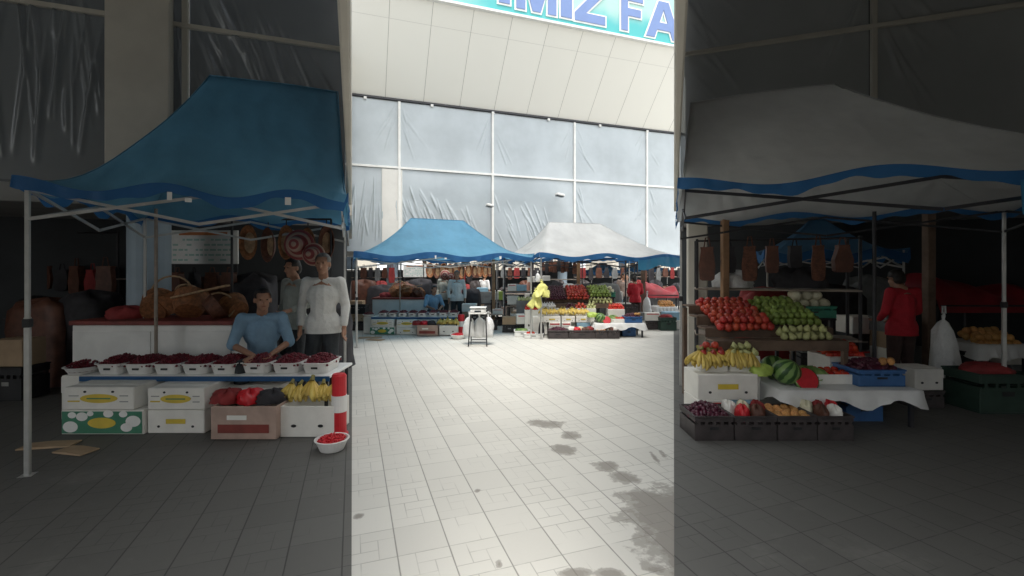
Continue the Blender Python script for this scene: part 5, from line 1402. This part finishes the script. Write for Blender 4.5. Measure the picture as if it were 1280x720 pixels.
# ---- shaded white canopy stall, right
NW='the shaded white stall'
canopy_tent(G,.04,3.7,4.15,7.0,2.40,3.58,'large grey white canopy in the shade of the added right pavilion',top=can_white,ridge=(.04,.42),legs=((0,1),(1,0),(1,1)),val_h=.08,patches=False,truss=darksteel,skirt=teal_skirt)
white_stall(dict(k=1.18,layers=2,dc=4.38,crates=(868,918,972,1022,1068),
  boxes=[(872,948,468,500,4.85,'yellow',cartonw,'white carton with a yellow bar under the bananas of'),(872,908,500.5,532,4.83,'red',cartonw,'plain lower white carton behind the plums of'),(910,948,500.5,533,4.86,'plain',lightblue,'light blue box under the banana carton of')],
  ban=(872,948,467,4.83,7),
  stand=(3.02,1.50,5.1,1.0,.86,1.20),
  heaps=[('round','red_apple',apple_r,.044,-.20,.44,.55,.80,8,8,'red apple heaped on the left half of the stepped display','apple'),
         ('round','green_apple',apple_g,.042,.24,.38,.62,.70,7,7,'green apple heaped on the right half of the stepped display','apple'),
         ('pear','pale_pear',apple_p,.044,.22,.40,.14,.22,7,2,'pale green pear in the lowest row of the display','pear')],
  green=(1018,398,5.95),wt=(978,1150,4.72,.40),tom=(1036,1084,446,5.3),lime=(960,4.8,.24),limey=472,
  bp=(1093,5.5,2.36),wp=(906,6.35,2.4),dp=(1161,6.35,2.5),red=(1127,6.1,.98),wb=(1180,6.0,.22,.80),
  tarp=(1176,1300,342,7.2),ap=(1222,1290,432,6.3),dg=(1226,1295,468,5.2)),NW)
goods_rack(G,1.3,7.3,2.0,2.1,'dark rack hung with brown bags behind the red apples of '+NW,3,None)
for i in range(7):
    hanging_item(G,.45+i*.27,7.02,1.98,.2,.42,(bag_brown,bag_dark,wickerdark)[i%3],'dark brown bag hanging on the rack behind the red apples of '+NW,'bags hanging in '+NW,i+80)
folded_pile(G,.8,7.2,1.41,.5,.3,.22,bag_w,'crumpled white bag on the shelf behind the red apples of '+NW,15,'bag','plastic_bag')
folded_pile(G,1.6,7.2,1.41,.6,.3,.26,bag_dark,'black fabric pile on the shelf behind the green apples of '+NW,16)
canopy_tent(G,1.6,3.8,9.6,11.6,2.0,2.66,'small blue tent standing inside the right pavilion behind the shaded stall',top=can_far,ridge=(.45,.55),patches=False,val_h=.16)
table(G,2.6,9.4,2.2,.6,.85,'dark goods table before the small blue tent in the right pavilion',bag_dark)
for i,(x,m,h,lb) in enumerate(((1.8,bag_mid,.2,'grey'),(2.3,bag_red,.18,'dark red'),(2.8,bag_w,.2,'white'),(3.3,bag_dark,.3,'black'))):
    folded_pile(G,x,9.3,.852,.45,.4,h,m,lb+' fabric pile on the goods table before the small blue tent in the pavilion',i+90)
person('carry',G.w(2.2,8.9),G.yaw+.6,'person in a brown jacket standing in the right pavilion by the small blue tent',shirt_br,trous_d,hair_d,'long',1.0,fine=False)

# ================================================================== MARKET ROWS UNDER AND BEHIND THE HALL
canopy_tent(C,X(738,21),X(781,21),21,23.4,1.62,2.02,'small faded blue tent seen behind the white canopy, right of the wooden post',top=can_far,ridge=(.42,.58),patches=False,val_h=.15)
canopy_tent(C,X(786,24),X(836,24),24,26,1.75,2.15,'distant faded blue tent at the right behind the dark wooden post',top=can_far,ridge=(.42,.58),patches=False,val_h=.15)
rows=[(470,16.2,1.6,'dark'),(520,16.8,1.8,'mid'),(575,16.6,1.6,'dark'),(650,17.0,1.6,'mid'),(705,17.6,1.6,'dark'),(752,17.0,1.9,'mid'),(790,18.0,1.5,'dark'),(825,18.2,1.8,'mid')]
where_b=['far left behind the column','behind the notice board','behind the standing man','between the two canopies','behind the hanging brown bags','behind the cream melons','behind the person in red','behind the dark red tarpaulin']
for i,(px,d,w,kd) in enumerate(rows):
    table(C,X(px,d),d,w,.7,.85,'dark market table '+where_b[i],bag_dark,group='background market tables')
    ms=[bag_dark,bag_mid,bag_red,darkcrate,bag_blue,bag_brown]; nm=['black','grey','dark red','charcoal','blue','brown']
    for j in range(4):
        q=(i*3+j*2+(j*j))%6
        folded_pile(C,X(px,d)+w*(j-1.5)/4.2,d-.1,.852,w*.27,.4,.16+.11*((i+j)%3),ms[q],nm[q]+' goods on the background table '+where_b[i]+', '+('leftmost','second from left','third from left','rightmost')[j],i*7+j)
    if i in (0,2,3,5,7):
        goods_rack(C,X(px,d+.8),d+.9,w*1.1,2.1,'dark goods rack '+where_b[i],i,None,group='background goods racks')
        for j in range(6):
            hanging_item(C,X(px,d+.8)+w*(j-2.5)/6.2,d+.58,1.75,.2,.5,(bag_dark,bag_brown,bag_dark,bag_mid,bag_brown,bag_red)[(i+j)%6],'dark bag hanging from the rack '+where_b[i],'bags on the rack '+where_b[i],i*5+j)
person('carry',C.w(X(605.5,17),17),C.yaw+2.6,'distant person in a white shirt left of the wooden post',shirt_w,trous_d,hair_d,'short',.90,fine=False)
person('carry',C.w(X(768,17.5),16.2),C.yaw+.5,'distant person in a brown jacket standing behind the cream melons',shirt_br,trous_d,hair_d,'long',.92,fine=False)
person('stand',C.w(X(776,17.5),16.6),C.yaw-.4,'distant person in dark brown clothes just left of the black pole',shirt_br,trous_br,hair_d,'long',.88,fine=False)
folded_pile(C,X(469,15.3),15.3,.55,.5,.4,.3,bag_blue,'blue fabric pile beside the column at the left of the sunlit stall',61)
table(C,X(467,15.3),15.35,.9,.5,.54,'low dark table under the blue fabric pile by the column',bag_dark)
# ================================================================== STACKED BOXES AND CRATES BETWEEN THE STALLS
BOXM={'white':cartonw,'brown':cartonb,'grey':bag_mid,'black':blackp,'pinkish':cartonp,'pale blue':lightblue,'dark green':dgreen,'blue':bluecrate,'charcoal':darkcrate}
def stack(fr,x,y,where,items,w=.40,d=.32,h=.22,seed=0):
    """items from the ground up: 'colour' for a carton, '#colour' for a plastic crate"""
    rng=random.Random(seed); z=.013
    lev=['lowest','second','third','fourth','fifth'] if len(items)>2 else ['lower','upper']
    for i,it in enumerate(items):
        ww=w*rng.uniform(.86,1.0); hh=h*rng.uniform(.85,1.12); r=rng.uniform(-.1,.1)
        nm=it.strip('#'); lb=(nm+(' crate' if it[0]=='#' else ' box')+', '+(lev[i] if len(items)>1 else 'single')+' in the stack '+where)
        if len(items)==1: lb=nm+(' crate' if it[0]=='#' else ' box')+' standing '+where
        if it[0]=='#': crate(fr,x,y,z,ww,d,hh,lb,BOXM[nm],r)
        else: carton(fr,x,y,z,ww,d,hh,lb,BOXM[nm],('red','hole','plain')[(i+seed)%3],r)
        z+=hh+.003
S1=(587,13.0,'just right of the man in pale grey',['#black','brown','white'])
for k,(px,dd,wh,it) in enumerate((S1,(594,12.6,'behind the weighing scale',['#dark green','#black']),(604,12.5,'right behind the weighing scale',['brown','#black']),
    (613,12.7,'in front of the plank bench',['#charcoal']),(637,12.2,'between the thin dark pole and the white box',['#black','brown']),
    (655,12.0,'left of the tall brown box',['#black','white']),(450,12.6,'behind the left canopy pole',['#charcoal','brown','#black']),
    (635,14.6,'far behind the thin dark pole',['brown','white','grey','#black']),(597,15.3,'far behind the pale blue box',['#black','grey','brown','white']),
    (581,15.0,'behind the standing man',['brown','#charcoal','grey','#black']),(664,14.6,'behind the yellow bags',['#black','brown','grey','white']),
    (787,12.6,'left of the person in red',['#black','white','#charcoal']),(779,13.4,'behind the orange tomatoes',['brown','grey','white']),
    (800,12.9,'at the feet of the person in red',['white','grey']),(814,12.8,'under the white bag by the dark post',['#charcoal','white']),
    (821,14.0,'under the red tarpaulin at its left',['grey','#black']),(834,14.0,'under the red tarpaulin at its right',['white','#charcoal']),
    (770,14.9,'behind the cream melons',['#black','brown','pale blue','white']),(745,15.2,'behind the green apples',['brown','#charcoal','grey','brown']),
    (838,12.9,'beside the large dark green bin',['white','pale blue']))):
    stack(C,X(px,dd),dd,wh,it,.42,.34,.23,k)
# shelves of small goods under the sunlit blue canopy, behind the counter
for k,(px,dd,z,w,h,m,lb) in enumerate(((508,13.6,.0,.8,1.25,bag_brown,'tall brown heap of leather goods under the notice board of the sunlit stall'),(526,13.7,.0,.7,1.35,bag_dark,'tall black heap of goods behind the seated man of the sunlit stall'),
    (478,14.4,.0,.9,1.15,bag_dark,'tall black heap of goods left of the column in the sunlit stall'),(455,14.6,.0,.8,1.3,bag_brown,'tall brown heap of goods behind the left poles of the sunlit stall'),
    (590,14.0,.0,.5,1.05,bag_dark,'black sack heap right of the standing man in the sunlit stall'),(690,13.7,.0,.9,1.25,bag_dark,'tall black heap of goods behind the plums of the sunlit white stall'),
    (757,14.2,.0,.9,1.2,bag_mid,'grey heap of wrapped goods behind the melons of the sunlit white stall'))):
    folded_pile(C,X(px,dd),dd,z+.01,w,.5,h,m,lb,k+120,'goods','heap_of_goods')
for k,(px,m,w,h,lb) in enumerate(((498,wicker,.3,.16,'small brown heap on the left half of the counter'),(521,wickerdark,.36,.20,'dark brown heap on the right half of the counter'))):
    folded_pile(C,X(px,13.0),13.1,.90,w,.3,h,m,lb+' of the sunlit stall',k+140,'goods','heap_of_goods')
# more produce in the shaded stall on the right
for i,(a,b,kind,nm,m,r,lb) in enumerate(((872,906,'round','red_apple',apple_r,.043,'red apple'),(908,946,'pear','pale_pear',apple_p,.042,'pale pear'))):
    d=5.06; x=(X(a,d)+X(b,d))/2; w=X(b,d)-X(a,d)
    carton(C,x,d+.02,.013,w-.01,.20,.70,'tall white box carrying the '+lb+'s behind the shaded bananas',cartonw,'plain')
    heap(C,kind,nm,m,r,x,d+.02,.715,w*.96,.20,.3,lb+' in the low row behind the bananas of '+NW,'fruit',lb+'s behind the shaded bananas',max(3,int(w/(2*r))),2,i+3,2)
for k,(px,dd,wh,it) in enumerate(((1112,6.6,'left of the person in red, shaded stall',['#black','white','brown','grey']),(1070,6.9,'behind the melons of the shaded stall',['brown','grey','#black','white']),
    (1145,5.6,'right of the shaded white table',['#charcoal','white']),(1205,6.6,'under the shaded red tarpaulin',['white','#black']),(1262,6.9,'under the right of the shaded tarpaulin',['grey','white']),
    (1010,6.7,'behind the green apples of the shaded stall',['brown','#black','grey']),(1195,5.9,'right of the shaded white bag',['#black']))):
    stack(C,X(px,dd),dd,wh,it,.40,.34,.24,k+40)
for k,(px,dd,w,h,m,lb) in enumerate(((1040,7.6,.9,1.35,bag_dark,'tall black heap of goods behind the shaded melons'),(1085,7.7,.7,1.5,bag_mid,'tall grey heap of goods behind the black pole of the shaded white stall'),(955,7.9,.8,1.3,bag_red,'dark red heap of goods under the shaded hanging bags'))):
    folded_pile(C,X(px,dd),dd,.013,w,.5,h,m,lb,k+160,'goods','heap_of_goods')
# more goods in the shaded stall on the left
for k,(px,dd,w,h,m,lb) in enumerate(((222,7.0,.8,1.45,bag_dark,'tall black heap of goods right of the shaded column'),(268,7.1,.8,1.5,bag_brown,'tall brown heap of leather goods under the shaded notice board'),(318,6.9,.6,1.55,bag_dark,'tall black heap of goods behind the seated man of the shaded stall'),
    (60,6.6,.8,1.2,bag_brown,'brown heap of leather goods behind the left pole of the shaded stall'),(112,6.7,.7,1.3,bag_dark,'black heap of goods left of the shaded column'))):
    folded_pile(C,X(px,dd),dd,.013,w,.5,h,m,lb,k+170,'goods','heap_of_goods')
for k,px in enumerate((225,246,268,289)):
    hanging_item(C,X(px,6.8),6.75,1.62,.2,.34,(bag_brown,bag_dark,wickerdark,bag_brown)[k],'dark leather bag hanging under the notice board of '+NEAR,'bags under the notice board of '+NEAR,k+200)
# ================================================================== CAMERA, LIGHT
cam=bpy.data.cameras.new('camera'); co=bpy.data.objects.new('camera',cam); COL.objects.link(co)
co.location=(0,0,CAMZ); co.rotation_euler=(R_(90),0,R_(-19.3)); cam.sensor_width=36; cam.lens=36*FOC/1280; cam.shift_y=-22/1280
cam.clip_start=.05; cam.clip_end=1000; scene.camera=co
SUN_EL,SUN_AZ=66.0,-162.0     # azimuth measured from +Y towards +X
w=bpy.data.worlds.new('World'); scene.world=w; w.use_nodes=True
nt=w.node_tree; E.nt=nt; bg=nt.nodes['Background']
sky=nt.nodes.new('ShaderNodeTexSky'); sky.sky_type='NISHITA'; sky.sun_disc=False
sky.sun_elevation=R_(SUN_EL); sky.sun_rotation=R_(SUN_AZ); sky.dust_density=3; sky.air_density=1.2
tc=nt.nodes.new('ShaderNodeTexCoord')
cl=step(noise(1.6,6,.6,tc.outputs['Generated']),.34,.62)
nt.links.new(mixc(cl*.45+.5,E(sky.outputs[0]),(10.5,10.6,10.6)).k,bg.inputs['Color']); bg.inputs['Strength'].default_value=.11
sl=bpy.data.lights.new('sun','SUN'); sl.energy=1.2; sl.angle=R_(20); sl.color=(1,.97,.92)
so=bpy.data.objects.new('sun',sl); COL.objects.link(so)
az=R_(SUN_AZ); el=R_(SUN_EL)
d=Vector((math.sin(az)*math.cos(el),math.cos(az)*math.cos(el),math.sin(el)))
so.rotation_euler=d.to_track_quat('Z','Y').to_euler(); so.location=d*30
vs=scene.view_settings; vs.view_transform='Standard'; vs.look='None'; vs.gamma=1; vs.use_curve_mapping=False; vs.exposure=1.05
scene.cycles.max_bounces=6; scene.cycles.diffuse_bounces=3; scene.cycles.glossy_bounces=2; scene.cycles.transparent_max_bounces=8
scene.cycles.use_denoising=True

for o in COL.objects:
    if o.parent is None and 'label' in o and len(o['label'].split())>16: print('LONG',len(o['label'].split()),o['label'])
